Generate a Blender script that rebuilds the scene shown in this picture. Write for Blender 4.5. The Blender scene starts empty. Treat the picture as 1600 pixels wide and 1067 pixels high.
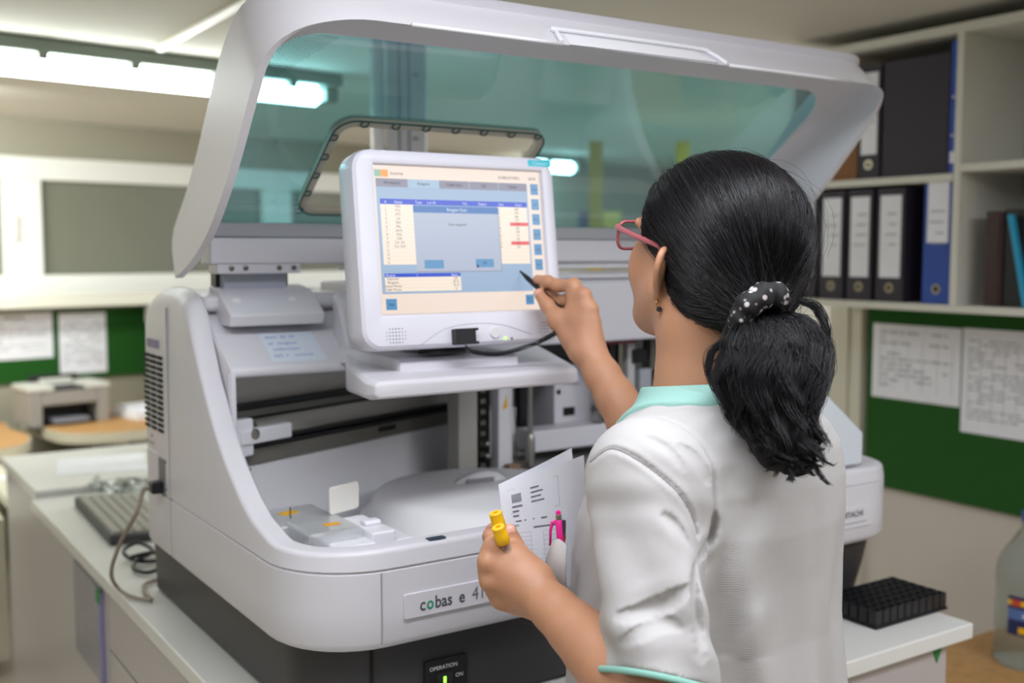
import bpy, bmesh, math, random, os
import numpy as np
from mathutils import Vector, Matrix
random.seed(7); rng = np.random.default_rng(7)
scn = bpy.context.scene
COL = scn.collection

# ---------------------------------------------------------------- camera
FPX = 1695.0; YAW = math.radians(33.4); PIT = math.radians(4.8)
CAM = np.array([-0.539, -1.322, 1.50])
FW = np.array([math.sin(YAW)*math.cos(PIT), math.cos(YAW)*math.cos(PIT), -math.sin(PIT)])
RT = np.array([math.cos(YAW), -math.sin(YAW), 0.0]); UP = np.cross(RT, FW)
def ray(px, py): return FW + RT*((px-800)/FPX) - UP*((py-533.5)/FPX)
def V(px, py, d):                       # point at photo position, d metres deep
    return CAM + ray(px, py)*d
def A(px, py, ax, val):                 # the same, on an axis-aligned plane
    i = 'xyz'.index(ax); r = ray(px, py); return CAM + r*((val-CAM[i])/r[i])
cam = bpy.data.cameras.new('camera'); camo = bpy.data.objects.new('camera', cam); COL.objects.link(camo)
cam.sensor_width = 36; cam.lens = FPX*36/1600
camo.matrix_world = Matrix(((RT[0], UP[0], -FW[0], CAM[0]), (RT[1], UP[1], -FW[1], CAM[1]), (RT[2], UP[2], -FW[2], CAM[2]), (0, 0, 0, 1)))
cam.dof.use_dof = True; cam.dof.focus_distance = 1.36; cam.dof.aperture_fstop = 3.2; cam.clip_start = 0.02
scn.camera = camo

# ---------------------------------------------------------------- light
w = bpy.data.worlds.new('world'); scn.world = w; w.use_nodes = True
w.node_tree.nodes['Background'].inputs[0].default_value = (0.80, 0.84, 0.95, 1)
w.node_tree.nodes['Background'].inputs[1].default_value = 0.6
def area(name, loc, sx, sy, power, col, rot=(0, 0, 0)):
    l = bpy.data.lights.new(name, 'AREA'); l.shape = 'RECTANGLE'; l.size = sx; l.size_y = sy
    l.energy = power; l.color = col
    o = bpy.data.objects.new(name, l); o.location = loc; o.rotation_euler = rot; COL.objects.link(o); return o
# ceiling lamps outside the frame; left, right and window ones are added fill lights
LC = (0.90, 0.93, 1.0)
LAMPS = {'ceiling_lamp_above': ((-0.15, -0.60, 2.10), 1.5, 0.3, 20, LC, (0, 0, 0)),
         'ceiling_lamp_behind': ((-0.5, -2.8, 2.10), 2.6, 0.5, 3, LC, (0, 0, 0)),
         'fill_light_left': ((-2.2, 0.2, 2.10), 0.5, 1.8, 16, LC, (0, 0, 0)),  # unseen fill, added to lift the left side and back wall
         'ceiling_lamp_camera': ((-0.9, -1.5, 2.10), 1.5, 0.4, 1, LC, (0, 0, 0)),
         'ceiling_lamp_near': ((1.2, -1.6, 2.10), 1.4, 0.5, 31, LC, (0, 0, 0)),
         'fill_light_right': ((3.4, 2.2, 2.10), 0.6, 1.6, 100, LC, (0, 0, 0)),  # unseen fill standing in for the general light of the background
         'fill_light_window': ((-.75, 3.2, 2.06), 1.6, 0.2, 42, (.97, 1, .95), (math.radians(48), 0, 0))}  # unseen tilted fill, added to brighten the window wall
for n_, (lc_, sx_, sy_, pw_, co_, ro_) in LAMPS.items():
    area(n_, lc_, sx_, sy_, pw_, co_, ro_)
scn.view_settings.view_transform = 'Standard'; scn.view_settings.look = 'None'
scn.view_settings.gamma = 1; scn.view_settings.use_curve_mapping = False
scn.view_settings.exposure = 0.0
scn.cycles.max_bounces = 10; scn.cycles.transparent_max_bounces = 24

# ---------------------------------------------------------------- materials
def srgb(r, g, b):
    f = lambda c: (c/255/12.92) if c/255 <= .04045 else ((c/255+.055)/1.055)**2.4
    return (f(r), f(g), f(b), 1)
MATS = {}
def mat(name, col, rough=.5, metal=0, bump=0, bscale=200, spec=.5, var=0, vscale=8, emit=None, estr=1, coat=0, sss=0, trans=0, sheen=0, ior=None):
    if name in MATS: return MATS[name]
    m = bpy.data.materials.new(name); m.use_nodes = True; MATS[name] = m
    nt = m.node_tree; b = nt.nodes['Principled BSDF']; L = nt.links.new
    b.inputs['Base Color'].default_value = col; b.inputs['Roughness'].default_value = rough
    b.inputs['Metallic'].default_value = metal; b.inputs['Specular IOR Level'].default_value = spec
    if coat: b.inputs['Coat Weight'].default_value = coat
    if trans: b.inputs['Transmission Weight'].default_value = trans
    if ior: b.inputs['IOR'].default_value = ior
    if sheen: b.inputs['Sheen Weight'].default_value = sheen
    if sss:
        b.inputs['Subsurface Weight'].default_value = sss; b.inputs['Subsurface Radius'].default_value = (1, .35, .2)
        b.inputs['Subsurface Scale'].default_value = .008
    if emit: b.inputs['Emission Color'].default_value = emit; b.inputs['Emission Strength'].default_value = estr
    tc = nt.nodes.new('ShaderNodeTexCoord')
    if var:
        n = nt.nodes.new('ShaderNodeTexNoise'); n.inputs['Scale'].default_value = vscale; n.inputs['Detail'].default_value = 5
        L(tc.outputs['Object'], n.inputs['Vector'])
        r = nt.nodes.new('ShaderNodeValToRGB')
        r.color_ramp.elements[0].position = .3; r.color_ramp.elements[1].position = .7
        r.color_ramp.elements[0].color = tuple(c*(1-var) for c in col[:3])+(1,)
        r.color_ramp.elements[1].color = tuple(min(1, c*(1+var)) for c in col[:3])+(1,)
        L(n.outputs['Fac'], r.inputs['Fac']); L(r.outputs['Color'], b.inputs['Base Color'])
    if bump:
        n = nt.nodes.new('ShaderNodeTexNoise'); n.inputs['Scale'].default_value = bscale; n.inputs['Detail'].default_value = 3
        L(tc.outputs['Object'], n.inputs['Vector'])
        bp = nt.nodes.new('ShaderNodeBump'); bp.inputs['Strength'].default_value = bump; bp.inputs['Distance'].default_value = .002
        L(n.outputs['Fac'], bp.inputs['Height']); L(bp.outputs['Normal'], b.inputs['Normal'])
    return m
def glassy(name, tint, gloss=.08, rough=.03, extra=0, ecol=(.30, .62, .64, 1)):
    """thin clear sheet: tinted see-through with a weak mirror reflection"""
    m = bpy.data.materials.new(name); m.use_nodes = True; MATS[name] = m
    nt = m.node_tree; nt.nodes.clear(); L = nt.links.new
    out = nt.nodes.new('ShaderNodeOutputMaterial'); t = nt.nodes.new('ShaderNodeBsdfTransparent'); g = nt.nodes.new('ShaderNodeBsdfGlossy')
    t.inputs[0].default_value = tint; g.inputs['Roughness'].default_value = rough
    lw = nt.nodes.new('ShaderNodeLayerWeight'); lw.inputs[0].default_value = .35
    mr = nt.nodes.new('ShaderNodeMapRange'); mr.inputs['To Min'].default_value = gloss; mr.inputs['To Max'].default_value = .7
    mr.inputs['From Min'].default_value = .1
    L(lw.outputs['Facing'], mr.inputs['Value'])
    mx = nt.nodes.new('ShaderNodeMixShader'); L(mr.outputs[0], mx.inputs[0]); L(t.outputs[0], mx.inputs[1]); L(g.outputs[0], mx.inputs[2])
    last = mx
    if extra:
        d = nt.nodes.new('ShaderNodeBsdfDiffuse'); d.inputs[0].default_value = ecol
        m2 = nt.nodes.new('ShaderNodeMixShader'); m2.inputs[0].default_value = extra
        L(mx.outputs[0], m2.inputs[1]); L(d.outputs[0], m2.inputs[2]); last = m2
    L(last.outputs[0], out.inputs[0]); return m

white = mat('casing_white', srgb(218, 216, 222), .38, bump=.05, bscale=900)
white2 = mat('inner_white', srgb(228, 228, 230), .5)
white3 = mat('bright_white', srgb(240, 240, 245), .35)
grayp = mat('casing_grey', srgb(190, 188, 186), .5, bump=.05, bscale=700)
darkp = mat('base_charcoal', srgb(52, 50, 52), .45, bump=.06, bscale=900)
black = mat('black_plastic', srgb(22, 22, 26), .4)
blackm = mat('black_matte', srgb(12, 12, 13), .8)
steel = mat('steel', srgb(170, 168, 162), .3, metal=1)
steeld = mat('dull_steel', srgb(120, 118, 112), .4, metal=.7)
groove = mat('seam', srgb(165, 165, 168), .7)
olive = mat('olive_metal', srgb(128, 126, 118), .5, metal=.3)
paper = mat('paper', srgb(238, 239, 246), .8, var=.02, vscale=20)
ink = mat('ink', srgb(50, 52, 60), .8)
inkb = mat('blue_ink', srgb(90, 130, 200), .8)
greenb = mat('green_felt', srgb(22, 84, 16), .95, bump=.3, bscale=800, var=.06, vscale=60)
beige = mat('wall_paint', srgb(190, 188, 176), .8, var=.02, vscale=3)
ceilm = mat('ceiling_paint', srgb(214, 211, 201), .85, var=.015, vscale=4)
cream = mat('cream_laminate', srgb(212, 208, 190), .5)
lam = mat('white_laminate', srgb(226, 226, 222), .35, bump=.03, bscale=300)
lamg = mat('grey_laminate', srgb(192, 186, 186), .35, bump=.03, bscale=300)
wood = mat('beech_wood', srgb(196, 150, 96), .5, var=.12, vscale=30)
yellow = mat('yellow_plastic', srgb(246, 190, 10), .4)
orange = mat('orange_sticker', srgb(240, 170, 50), .6)
mint = mat('mint_cotton', srgb(146, 200, 186), .85, bump=.25, bscale=1400)
cyan = mat('cyan_label', srgb(80, 200, 220), .5)
binderm = mat('binder_black', srgb(44, 36, 50), .6, bump=.1, bscale=500)
bluem = mat('binder_blue', srgb(40, 76, 160), .6, bump=.1, bscale=500)
tube_light = mat('lit_diffuser', (1, 1, 1, 1), .5, emit=(.92, 1, .97, 1), estr=17)
clear = glassy('clear_plastic', (.90, .93, .95, 1), .06)
milky = glassy('milky_plastic', (.92, .94, .95, 1), .12, .08, .30, (.85, .86, .86, 1))
tealglass = glassy('teal_screen', (.36, .80, .90, 1), .08, .02, .09)

# ---------------------------------------------------------------- mesh helpers
def cr(pts, n=8, closed=False):
    P = [np.array(p, float) for p in pts]; out = []
    m = len(P); rngk = range(m if closed else m-1)
    for i in rngk:
        p1, p2 = P[i], P[(i+1) % m]
        p0 = P[(i-1) % m] if (closed or i > 0) else 2*p1-p2
        p3 = P[(i+2) % m] if (closed or i+2 < m) else 2*p2-p1
        for k in range(n):
            t = k/n
            out.append(.5*((2*p1)+(-p0+p2)*t+(2*p0-5*p1+4*p2-p3)*t*t+(-p0+3*p1-3*p2+p3)*t**3))
    if not closed: out.append(P[-1])
    return out
class MB:
    def __init__(s): s.v = []; s.f = []; s.m = []; s.X = None
    def add(s, vs, fs, mi=0):
        o = len(s.v)
        for p in vs:
            p = np.array(p, float)
            s.v.append(p if s.X is None else s.X(p))
        s.f += [tuple(o+i for i in f) for f in fs]; s.m += [mi]*len(fs); return s
    def box(s, lo, hi, mi=0, rz=0, piv=None, fr=None):
        (a, b, c), (d, e, g) = lo, hi
        vs = [(a, b, c), (d, b, c), (d, e, c), (a, e, c), (a, b, g), (d, b, g), (d, e, g), (a, e, g)]
        if rz:
            px, py = piv if piv is not None else ((a+d)/2, (b+e)/2); cz, sz = math.cos(rz), math.sin(rz)
            vs = [(px+(x-px)*cz-(y-py)*sz, py+(x-px)*sz+(y-py)*cz, z) for x, y, z in vs]
        if fr: vs = [fr(p) for p in vs]
        return s.add(vs, [(0, 3, 2, 1), (4, 5, 6, 7), (0, 1, 5, 4), (1, 2, 6, 5), (2, 3, 7, 6), (3, 0, 4, 7)], mi)
    def hexa(s, vs, mi=0):
        return s.add(vs, [(0, 3, 2, 1), (4, 5, 6, 7), (0, 1, 5, 4), (1, 2, 6, 5), (2, 3, 7, 6), (3, 0, 4, 7)], mi)
    def prism(s, poly, w0, w1, fr, mi=0):
        n = len(poly); vs = [fr(u, v, w0) for u, v in poly]+[fr(u, v, w1) for u, v in poly]
        fs = [tuple(range(n-1, -1, -1)), tuple(range(n, 2*n))]+[(i, (i+1) % n, n+(i+1) % n, n+i) for i in range(n)]
        return s.add(vs, fs, mi)
    def tube(s, pts, r, n=10, mi=0, cap=True, closed=False):
        P = [np.array(p, float) for p in pts]; m = len(P)
        R = r if hasattr(r, '__len__') else [r]*m
        t0 = P[1]-P[0]; up = np.array([0, 0, 1.]) if abs(t0[2]) < .9*np.linalg.norm(t0) else np.array([1., 0, 0])
        nrm = np.cross(t0, up); nrm /= np.linalg.norm(nrm)+1e-12; vs = []
        for i in range(m):
            t = P[(i+1) % m if closed else min(i+1, m-1)]-P[(i-1) % m if closed else max(i-1, 0)]; t /= np.linalg.norm(t)+1e-12
            nrm = nrm-t*(nrm@t); nrm /= np.linalg.norm(nrm)+1e-12; b = np.cross(t, nrm)
            for k in range(n):
                a = 2*math.pi*k/n; vs.append(P[i]+(nrm*math.cos(a)+b*math.sin(a))*R[i])
        fs = []
        for i in range(m if closed else m-1):
            j = (i+1) % m
            for k in range(n):
                fs.append((i*n+k, i*n+(k+1) % n, j*n+(k+1) % n, j*n+k))
        if cap and not closed: fs += [tuple(range(n-1, -1, -1)), tuple(range((m-1)*n, m*n))]
        return s.add(vs, fs, mi)
    def lathe(s, prof, c, n=32, mi=0, axis=None):
        c = np.array(c, float); vs = []
        if axis is None: ex, ey, ez = np.eye(3)
        else:
            ez = np.array(axis, float); ez /= np.linalg.norm(ez)
            ex = np.cross(ez, [0, 0, 1.] if abs(ez[2]) < .9 else [1., 0, 0]); ex /= np.linalg.norm(ex); ey = np.cross(ez, ex)
        for r, z in prof:
            for k in range(n):
                a = 2*math.pi*k/n; vs.append(c+ex*r*math.cos(a)+ey*r*math.sin(a)+ez*z)
        m = len(prof)
        fs = [(i*n+k, i*n+(k+1) % n, (i+1)*n+(k+1) % n, (i+1)*n+k) for i in range(m-1) for k in range(n)]
        if prof[0][0] > 1e-6: fs.append(tuple(range(n-1, -1, -1)))
        if prof[-1][0] > 1e-6: fs.append(tuple(range((m-1)*n, m*n)))
        return s.add(vs, fs, mi)
    def grid(s, rows, mi=0, closed=False, flip=False):
        m, n = len(rows), len(rows[0]); vs = [p for r in rows for p in r]; fs = []
        for i in range(m-1):
            for k in range(n if closed else n-1):
                q = (i*n+k, i*n+(k+1) % n, (i+1)*n+(k+1) % n, (i+1)*n+k)
                fs.append(q[::-1] if flip else q)
        return s.add(vs, fs, mi)
    def build(s, name, mats, parent=None, smooth=False, bevel=0, seg=2, local=False, solid=0, weld=False):
        me = bpy.data.meshes.new(name)
        vs = np.array(s.v) if s.v else np.zeros((0, 3))
        loc = np.zeros(3)
        if parent is None and len(vs) and not local:
            loc = np.array([(vs[:, 0].min()+vs[:, 0].max())/2, (vs[:, 1].min()+vs[:, 1].max())/2, vs[:, 2].min()])
            vs = vs-loc
        me.from_pydata([tuple(map(float, p)) for p in vs], [], s.f)
        mats = mats if isinstance(mats, (list, tuple)) else [mats]
        for m in mats: me.materials.append(m)
        me.polygons.foreach_set('material_index', s.m)
        bm = bmesh.new(); bm.from_mesh(me)
        if weld: bmesh.ops.remove_doubles(bm, verts=bm.verts, dist=1e-5)
        bmesh.ops.recalc_face_normals(bm, faces=bm.faces); bm.to_mesh(me); bm.free()
        if smooth or bevel: me.polygons.foreach_set('use_smooth', [True]*len(me.polygons))
        o = bpy.data.objects.new(name, me); COL.objects.link(o); o.location = loc
        if parent is not None:
            o.parent = parent
            if not local: o.matrix_parent_inverse = WM(parent).inverted()
        if solid:
            md = o.modifiers.new('thick', 'SOLIDIFY'); md.thickness = solid; md.offset = 0
        if bevel:
            md = o.modifiers.new('bevel', 'BEVEL'); md.width = bevel; md.segments = seg; md.limit_method = 'ANGLE'
            md.angle_limit = math.radians(35); md.harden_normals = True
        elif smooth == 'angle':
            me.set_sharp_from_angle(angle=math.radians(40))
        return o
def WM(o):
    m = Matrix.LocRotScale(o.location, o.rotation_euler, o.scale)
    if o.parent is not None: m = WM(o.parent) @ o.matrix_parent_inverse @ m
    return m
def tag(o, label=None, cat=None, group=None, kind=None):
    if label: o['label'] = label
    if cat: o['category'] = cat
    if group: o['group'] = group
    if kind: o['kind'] = kind
    return o
def thing(name, label, cat, loc=(0, 0, 0), rz=0, group=None):
    o = bpy.data.objects.new(name, None); o.empty_display_size = .05; COL.objects.link(o)
    o.location = tuple(map(float, loc)); o.rotation_euler = (0, 0, rz); return tag(o, label, cat, group)
def struct(o): o['kind'] = 'structure'; return o
def copytree(root):
    c = root.copy(); COL.objects.link(c)
    for ch in list(root.children):
        d = ch.copy(); COL.objects.link(d); d.parent = c; d.matrix_parent_inverse = ch.matrix_parent_inverse.copy()
        for g in list(ch.children):
            e = g.copy(); COL.objects.link(e); e.parent = d; e.matrix_parent_inverse = g.matrix_parent_inverse.copy()
    return c
_tc = {}
def text_geo(txt, size, bold=False):
    key = (txt, size)
    if key in _tc: return _tc[key]
    cu = bpy.data.curves.new('txt', 'FONT'); cu.body = txt; cu.size = size; cu.resolution_u = 3
    if bold: cu.offset = size*.018
    o = bpy.data.objects.new('txt', cu); COL.objects.link(o)
    dg = bpy.context.evaluated_depsgraph_get(); me = bpy.data.meshes.new_from_object(o.evaluated_get(dg))
    vs = [tuple(v.co) for v in me.vertices]; fs = [tuple(p.vertices) for p in me.polygons]
    bpy.data.objects.remove(o); bpy.data.curves.remove(cu); bpy.data.meshes.remove(me)
    _tc[key] = (vs, fs); return vs, fs
def add_text(mb, txt, size, fr, mi=0, bold=False, center=False, sx=1.0):
    vs, fs = text_geo(txt, size, bold)
    if not vs: return
    off = -(min(v[0] for v in vs)+max(v[0] for v in vs))/2*sx if center else 0
    mb.add([fr(v[0]*sx+off, v[1]) for v in vs], fs, mi)
def rrect(w, h, r, n=5):
    out = []
    for cx, cy, a0 in ((w/2-r, h/2-r, 0), (-w/2+r, h/2-r, 90), (-w/2+r, -h/2+r, 180), (w/2-r, -h/2+r, 270)):
        for k in range(n+1):
            a = math.radians(a0+90*k/n); out.append((cx+r*math.cos(a), cy+r*math.sin(a)))
    return out

# ================================================================ ROOM
ZC = 2.13
struct(MB().box((-3.2, -3.6, -.06), (5.2, 5.6, 0)).build('floor', mat('floor_tile', srgb(196, 186, 170), .4, var=.05, vscale=3)))
struct(MB().box((-3.2, -3.6, ZC), (5.2, 5.6, ZC+.06)).build('ceiling', ceilm))
struct(MB().box((-3.26, -3.6, 0), (-3.2, 5.6, ZC)).build('wall_left', beige))
struct(MB().box((-3.2, -3.66, 0), (5.2, -3.6, ZC)).build('wall_front', beige))
struct(MB().box((5.2, -3.6, 0), (5.26, 5.6, ZC)).build('wall_far_right', beige))
struct(MB().box((2.32, -3.6, 0), (2.42, 1.0, ZC)).build('wall_right', mat('right_wall_paint', srgb(204, 196, 186), .8, var=.02, vscale=3)))
struct(MB().box((2.285, .94, 0), (2.43, 1.07, ZC)).box((2.275, .985, 0), (2.286, 1.0, ZC)).build('trim_1', cream, bevel=.004))
# the window wall stands about 9 degrees off the room axis
W0 = np.array([.27, 4.35, 0]); WD = np.array([.988, .153, 0]); WN = np.array([-.153, .988, 0])
def wf(s, z, o=0.): return W0+WD*s-WN*o+np.array([0, 0, z])     # s along the wall, o out into the room
def wbox(mb, s0, s1, z0, z1, o0, o1, mi=0):
    return mb.hexa([wf(s0, z0, o1), wf(s1, z0, o1), wf(s1, z0, o0), wf(s0, z0, o0), wf(s0, z1, o1), wf(s1, z1, o1), wf(s1, z1, o0), wf(s0, z1, o0)], mi)
m = MB(); wbox(m, -3.6, 5.3, 0, 1.27, -.12, 0); wbox(m, -3.6, 5.3, 1.95, ZC, -.12, 0)
wbox(m, -3.6, -1.2, 1.27, 1.95, -.12, 0); wbox(m, 2.7, 5.3, 1.27, 1.95, -.12, 0)
struct(m.build('wall_back', mat('window_wall_paint', srgb(160, 157, 140), .8, var=.02, vscale=3)))
struct(wbox(MB(), -1.25, 2.75, 1.225, 1.285, 0, .16).build('trim_2', mat('sill_white', srgb(236, 234, 220), .4), bevel=.006))
pvc = mat('window_pvc', srgb(244, 244, 240), .35)
pane = mat('frosted_grey_pane', srgb(124, 126, 112), .35, var=.05, vscale=2)  # grey-green frosted glass with a slight random tone
for i, (a, b) in enumerate(((-1.2, .115), (.115, 1.5), (1.5, 2.7))):
    f = MB()
    wbox(f, a, b, 1.285, 1.38, -.05, .02); wbox(f, a, b, 1.84, 1.95, -.05, .02)
    wbox(f, a, a+.09, 1.38, 1.84, -.05, .02); wbox(f, b-.09, b, 1.38, 1.84, -.05, .02)
    wbox(f, a+.004, b-.004, 1.31, 1.33, .02, .03)
    fo = struct(f.build('window_%d' % (i+1), pvc, bevel=.008))
    p = wbox(MB(), a+.08, b-.08, 1.37, 1.85, -.03, -.02).build('pane', pane, fo)
    h = wbox(MB(), b-.055, b-.035, 1.55, 1.67, .02, .045).build('window_handle', pvc, fo, bevel=.004)
# green notice board under the window, with its sheets
tag(wbox(MB(), -1.6, .98, .86, 1.205, 0, .015).build('notice_board', greenb), 'long green felt notice board under the window sill', 'notice board')
def sheet(name, quad, label, cat, seed, group=None, head=None, table=False, lines=14):
    """a sheet on a wall: quad = bottom-left corner, x edge, z edge, out normal"""
    o, ex, ez, n = [np.array(q, float) for q in quad]; r = random.Random(seed)
    w_, h_ = np.linalg.norm(ex), np.linalg.norm(ez); ux, uz = ex/w_, ez/h_
    F = lambda u, v, k=0.: o+ux*u+uz*v+n*k
    m = MB()
    m.add([F(*c, k) for k in (0, .0012) for c in ((0, 0), (w_, 0), (w_, h_), (0, h_))], [(0, 3, 2, 1), (4, 5, 6, 7), (0, 1, 5, 4), (1, 2, 6, 5), (2, 3, 7, 6), (3, 0, 4, 7)])
    def bar(u0, u1, v0, v1, mi=1): m.add([F(u0, v0, .0016), F(u1, v0, .0016), F(u1, v1, .0016), F(u0, v1, .0016)], [(0, 1, 2, 3)], mi)
    mg = w_*.09; v = h_*.88
    if head: bar(w_*.35, w_*.35+w_*.28, v, v+h_*.035, 2); v -= h_*.08
    st = (v-h_*.1)/lines
    for i in range(lines):
        u = mg
        while u < w_*.9:
            l = r.uniform(.03, .16)*w_; l = min(l, w_*.91-u)
            if r.random() < .8: bar(u, u+l, v, v+st*.28)
            u += l+w_*.025
            if r.random() < .08: break
        v -= st
    if table:
        for k in range(6): bar(mg+(w_-2*mg)*k/5, mg+(w_-2*mg)*k/5+.0012, h_*.12, h_*.8)
    return tag(m.build(name, [paper, mat('faint_print', srgb(150, 152, 158), .8), mat('green_print', srgb(80, 130, 100), .8)]), label, cat, group)
sheet('notice_sheet', (wf(-.12, .975, .016), WD*.355, (0, 0, .225), -WN), 'landscape white notice with green heading pinned left on the board under the window', 'notice', 1, head=True)
sheet('notice_sheet', (wf(.265, .885, .016), WD*.235, (0, 0, .305), -WN), 'portrait white notice on the window wall board, above the printer', 'notice', 2)

# ceiling light fixtures
def fixture(p, q, label, gap=.0):
    p, q = np.array([*p, 0.]), np.array([*q, 0.]); d = (q-p); L_ = np.linalg.norm(d); d /= L_; n = np.array([-d[1], d[0], 0])
    t = thing('ceiling_light', label, 'light', ((p+q)/2)[:2].tolist()+[ZC-.11])
    def fb(mb, s0, s1, w_, z0, z1, mi=0):
        return mb.hexa([p+d*s0-n*w_+[0, 0, z0], p+d*s1-n*w_+[0, 0, z0], p+d*s1+n*w_+[0, 0, z0], p+d*s0+n*w_+[0, 0, z0],
                        p+d*s0-n*w_+[0, 0, z1], p+d*s1-n*w_+[0, 0, z1], p+d*s1+n*w_+[0, 0, z1], p+d*s0+n*w_+[0, 0, z1]], mi)
    hg = mat('fixture_housing', srgb(128, 138, 128), .5)
    h = fb(MB(), 0, L_, .05, ZC-.045, ZC).build('housing', hg, t, bevel=.008)
    pts = [p+d*s+[0, 0, ZC-.078] for s in np.linspace(.06, L_-.09, 8)]
    MB().tube([pts[0]-d*.02]+pts+[pts[-1]+d*.02], [.02]+[.037]*8+[.02], 16).build('diffuser', tube_light, t, smooth=True)
    fb(MB(), L_-.06, L_-.005, .03, ZC-.1, ZC-.045).build('end_cap', hg, t, bevel=.01)
    for s in np.arange(.15, L_-.1, .28):
        fb(MB(), s, s+.03, .052, ZC-.065, ZC-.02).build('clip', hg, h, bevel=.003)
    return t
fixture((-.62, 2.13), (1.13, 2.37), 'long fluorescent ceiling light with white diffuser hung left of the open analyzer lid')
fixture((3.45, 4.55), (3.93, 4.62), 'far fluorescent ceiling light seen through the teal screen beside the monitor')
tag(MB().tube([(.43, .4, ZC-.012), (.425, 2.10, ZC-.012)], .013, 10).build('cable_conduit', mat('conduit_white', srgb(232, 226, 212), .4), smooth=True), 'thin white conduit running along the ceiling to the long lamp', 'conduit')

# ================================================================ BENCHES
def bench(name, label, x0, x1, y0, y1, zt, th=.03, inset=.012):
    t = thing(name, label, 'bench', ((x0+x1)/2, (y0+y1)/2, 0))
    MB().box((x0, y0, zt-th), (x1, y1, zt)).build('worktop', lam, t, bevel=.004)
    MB().box((x0+inset, y0+inset+.02, .1), (x1-inset-.02, y1-inset, zt-th)).box((x0+.06, y0+.08, 0), (x1-.06, y1-.04, .1), 1).build('carcass', [lamg, blackm], t, bevel=.002)
    return t
bt = bench('laboratory_bench', 'long white laminate bench carrying the big analyzer', -.03, 1.235, -.17, 1.845, .82)
m = MB()
for y0, y1 in ((1.0, 1.82), (.22, .99), (-.12, .2)):
    m.box((-.024, y0, .13), (-.0185, y1, .66 if y0 < 1 else .785))
    if y0 < 1: m.box((-.024, y0, .667), (-.0185, y1, .785))
m.build('drawer_front', lamg, bt, bevel=.002)
rb = bench('laboratory_bench', 'rear white bench with a slightly raised top behind the keyboard', -.015, 1.2, 1.86, 2.46, .838)
# papers fixed on the bench side
m = MB().box((-.030, 1.06, .57), (-.0245, 1.31, .78)); m.box((-.033, 1.035, .45), (-.0245, 1.056, .772), 1); m.box((-.035, 1.03, .752), (-.0335, 1.06, .785), 2)
tag(m.build('document_sleeve', [mat('sleeve_grey', srgb(150, 148, 156), .3, var=.12, vscale=25), mat('sleeve_lilac', srgb(150, 145, 185), .4), mat('green_tab', srgb(30, 140, 70), .5)]), 'grey document sleeve with lilac edge and green tab stuck on the bench side', 'sleeve')
tag(MB().prism([(0, 0), (.035, 0), (.0175, -.035)], 0, .0008, lambda u, v, w_: (1.155+u, -.139-w_, .782+v)).build('triangle_sticker', mat('green_sticker', srgb(20, 130, 60), .5)), 'small green triangle sticker at the right corner of the bench', 'sticker')

# service column on the bench behind the machine
cx = V(622, 150, 2.95); t = thing('service_column', 'pale service column with white pipe rising behind the analyzer to the ceiling', 'column', (cx[0], cx[1], .82))
ca = math.atan2(RT[1], RT[0])
def cbox(mb, u0, u1, v0, v1, z0, z1, mi=0):
    R2 = np.array([math.cos(ca), math.sin(ca)]); N2 = np.array([-R2[1], R2[0]])
    P_ = lambda u, v, z: (cx[0]+R2[0]*u+N2[0]*v, cx[1]+R2[1]*u+N2[1]*v, z)
    return mb.hexa([P_(u0, v0, z0), P_(u1, v0, z0), P_(u1, v1, z0), P_(u0, v1, z0), P_(u0, v0, z1), P_(u1, v0, z1), P_(u1, v1, z1), P_(u0, v1, z1)], mi)
MB().tube([(*(cx[:2]+RT[:2]*-.055), .82), (*(cx[:2]+RT[:2]*-.055), ZC)], .019, 16).build('pipe', white3, t, smooth=True)
m = MB(); cbox(m, -.03, .075, -.01, .04, .82, ZC); cbox(m, .002, .006, -.013, -.009, .82, ZC, 1); cbox(m, .028, .032, -.013, -.009, .82, ZC, 1)
for z in (1.45, 1.62, 1.80, 1.97): cbox(m, .04, .056, -.013, -.009, z, z+.006, 1)
m.build('duct', [mat('duct_grey', srgb(196, 198, 204), .5), mat('duct_line', srgb(110, 112, 118), .6)], t, bevel=.002)

# ================================================================ LEFT DESKS
DZ = .70
def desk(name, label, pts, zt):
    t = thing(name, label, 'desk', (*np.mean(np.array(pts), 0)[:2], 0))
    P_ = cr(pts[:], 8, closed=True) if len(pts) > 7 else pts
    m = MB(); m.prism(P_, zt-.05, zt-.004, lambda u, v, w_: (u, v, w_)); m.build('desk_edge', mat('desk_edge_beige', srgb(206, 198, 176), .5), t)
    c = np.mean(np.array(P_), 0); m = MB(); m.prism([tuple(c+(np.array(p)-c)*.985) for p in P_], zt-.006, zt, lambda u, v, w_: (u, v, w_)); m.build('desk_top', wood, t)
    return t
d1 = desk('office_desk', 'beech desk with rounded beige edge carrying the small printer', [(.36, 3.98), (.42, 3.72), (.60, 3.62), (.9, 3.64), (1.3, 3.72), (1.75, 3.80), (1.78, 4.5), (1.0, 4.44), (.4, 4.33), (.34, 4.2)], DZ)
for x, y in ((.7, 3.9), (1.6, 4.0)): MB().box((x-.03, y-.03, 0), (x+.03, y+.4, DZ-.05)).build('leg', cream, d1, bevel=.004)
d2 = desk('office_desk', 'beech desk with rounded edge cut off by the left picture border', [(.24, 3.98), (.28, 3.72), (.20, 3.50), (-.05, 3.38), (-.5, 3.34), (-1.1, 3.28), (-1.12, 4.05), (-.5, 4.18), (.1, 4.27), (.24, 4.2)], DZ)
for x, y in ((-.1, 3.6), (-.95, 3.5)): MB().box((x-.03, y-.03, 0), (x+.03, y+.4, DZ-.05)).build('leg', cream, d2, bevel=.004)
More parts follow.
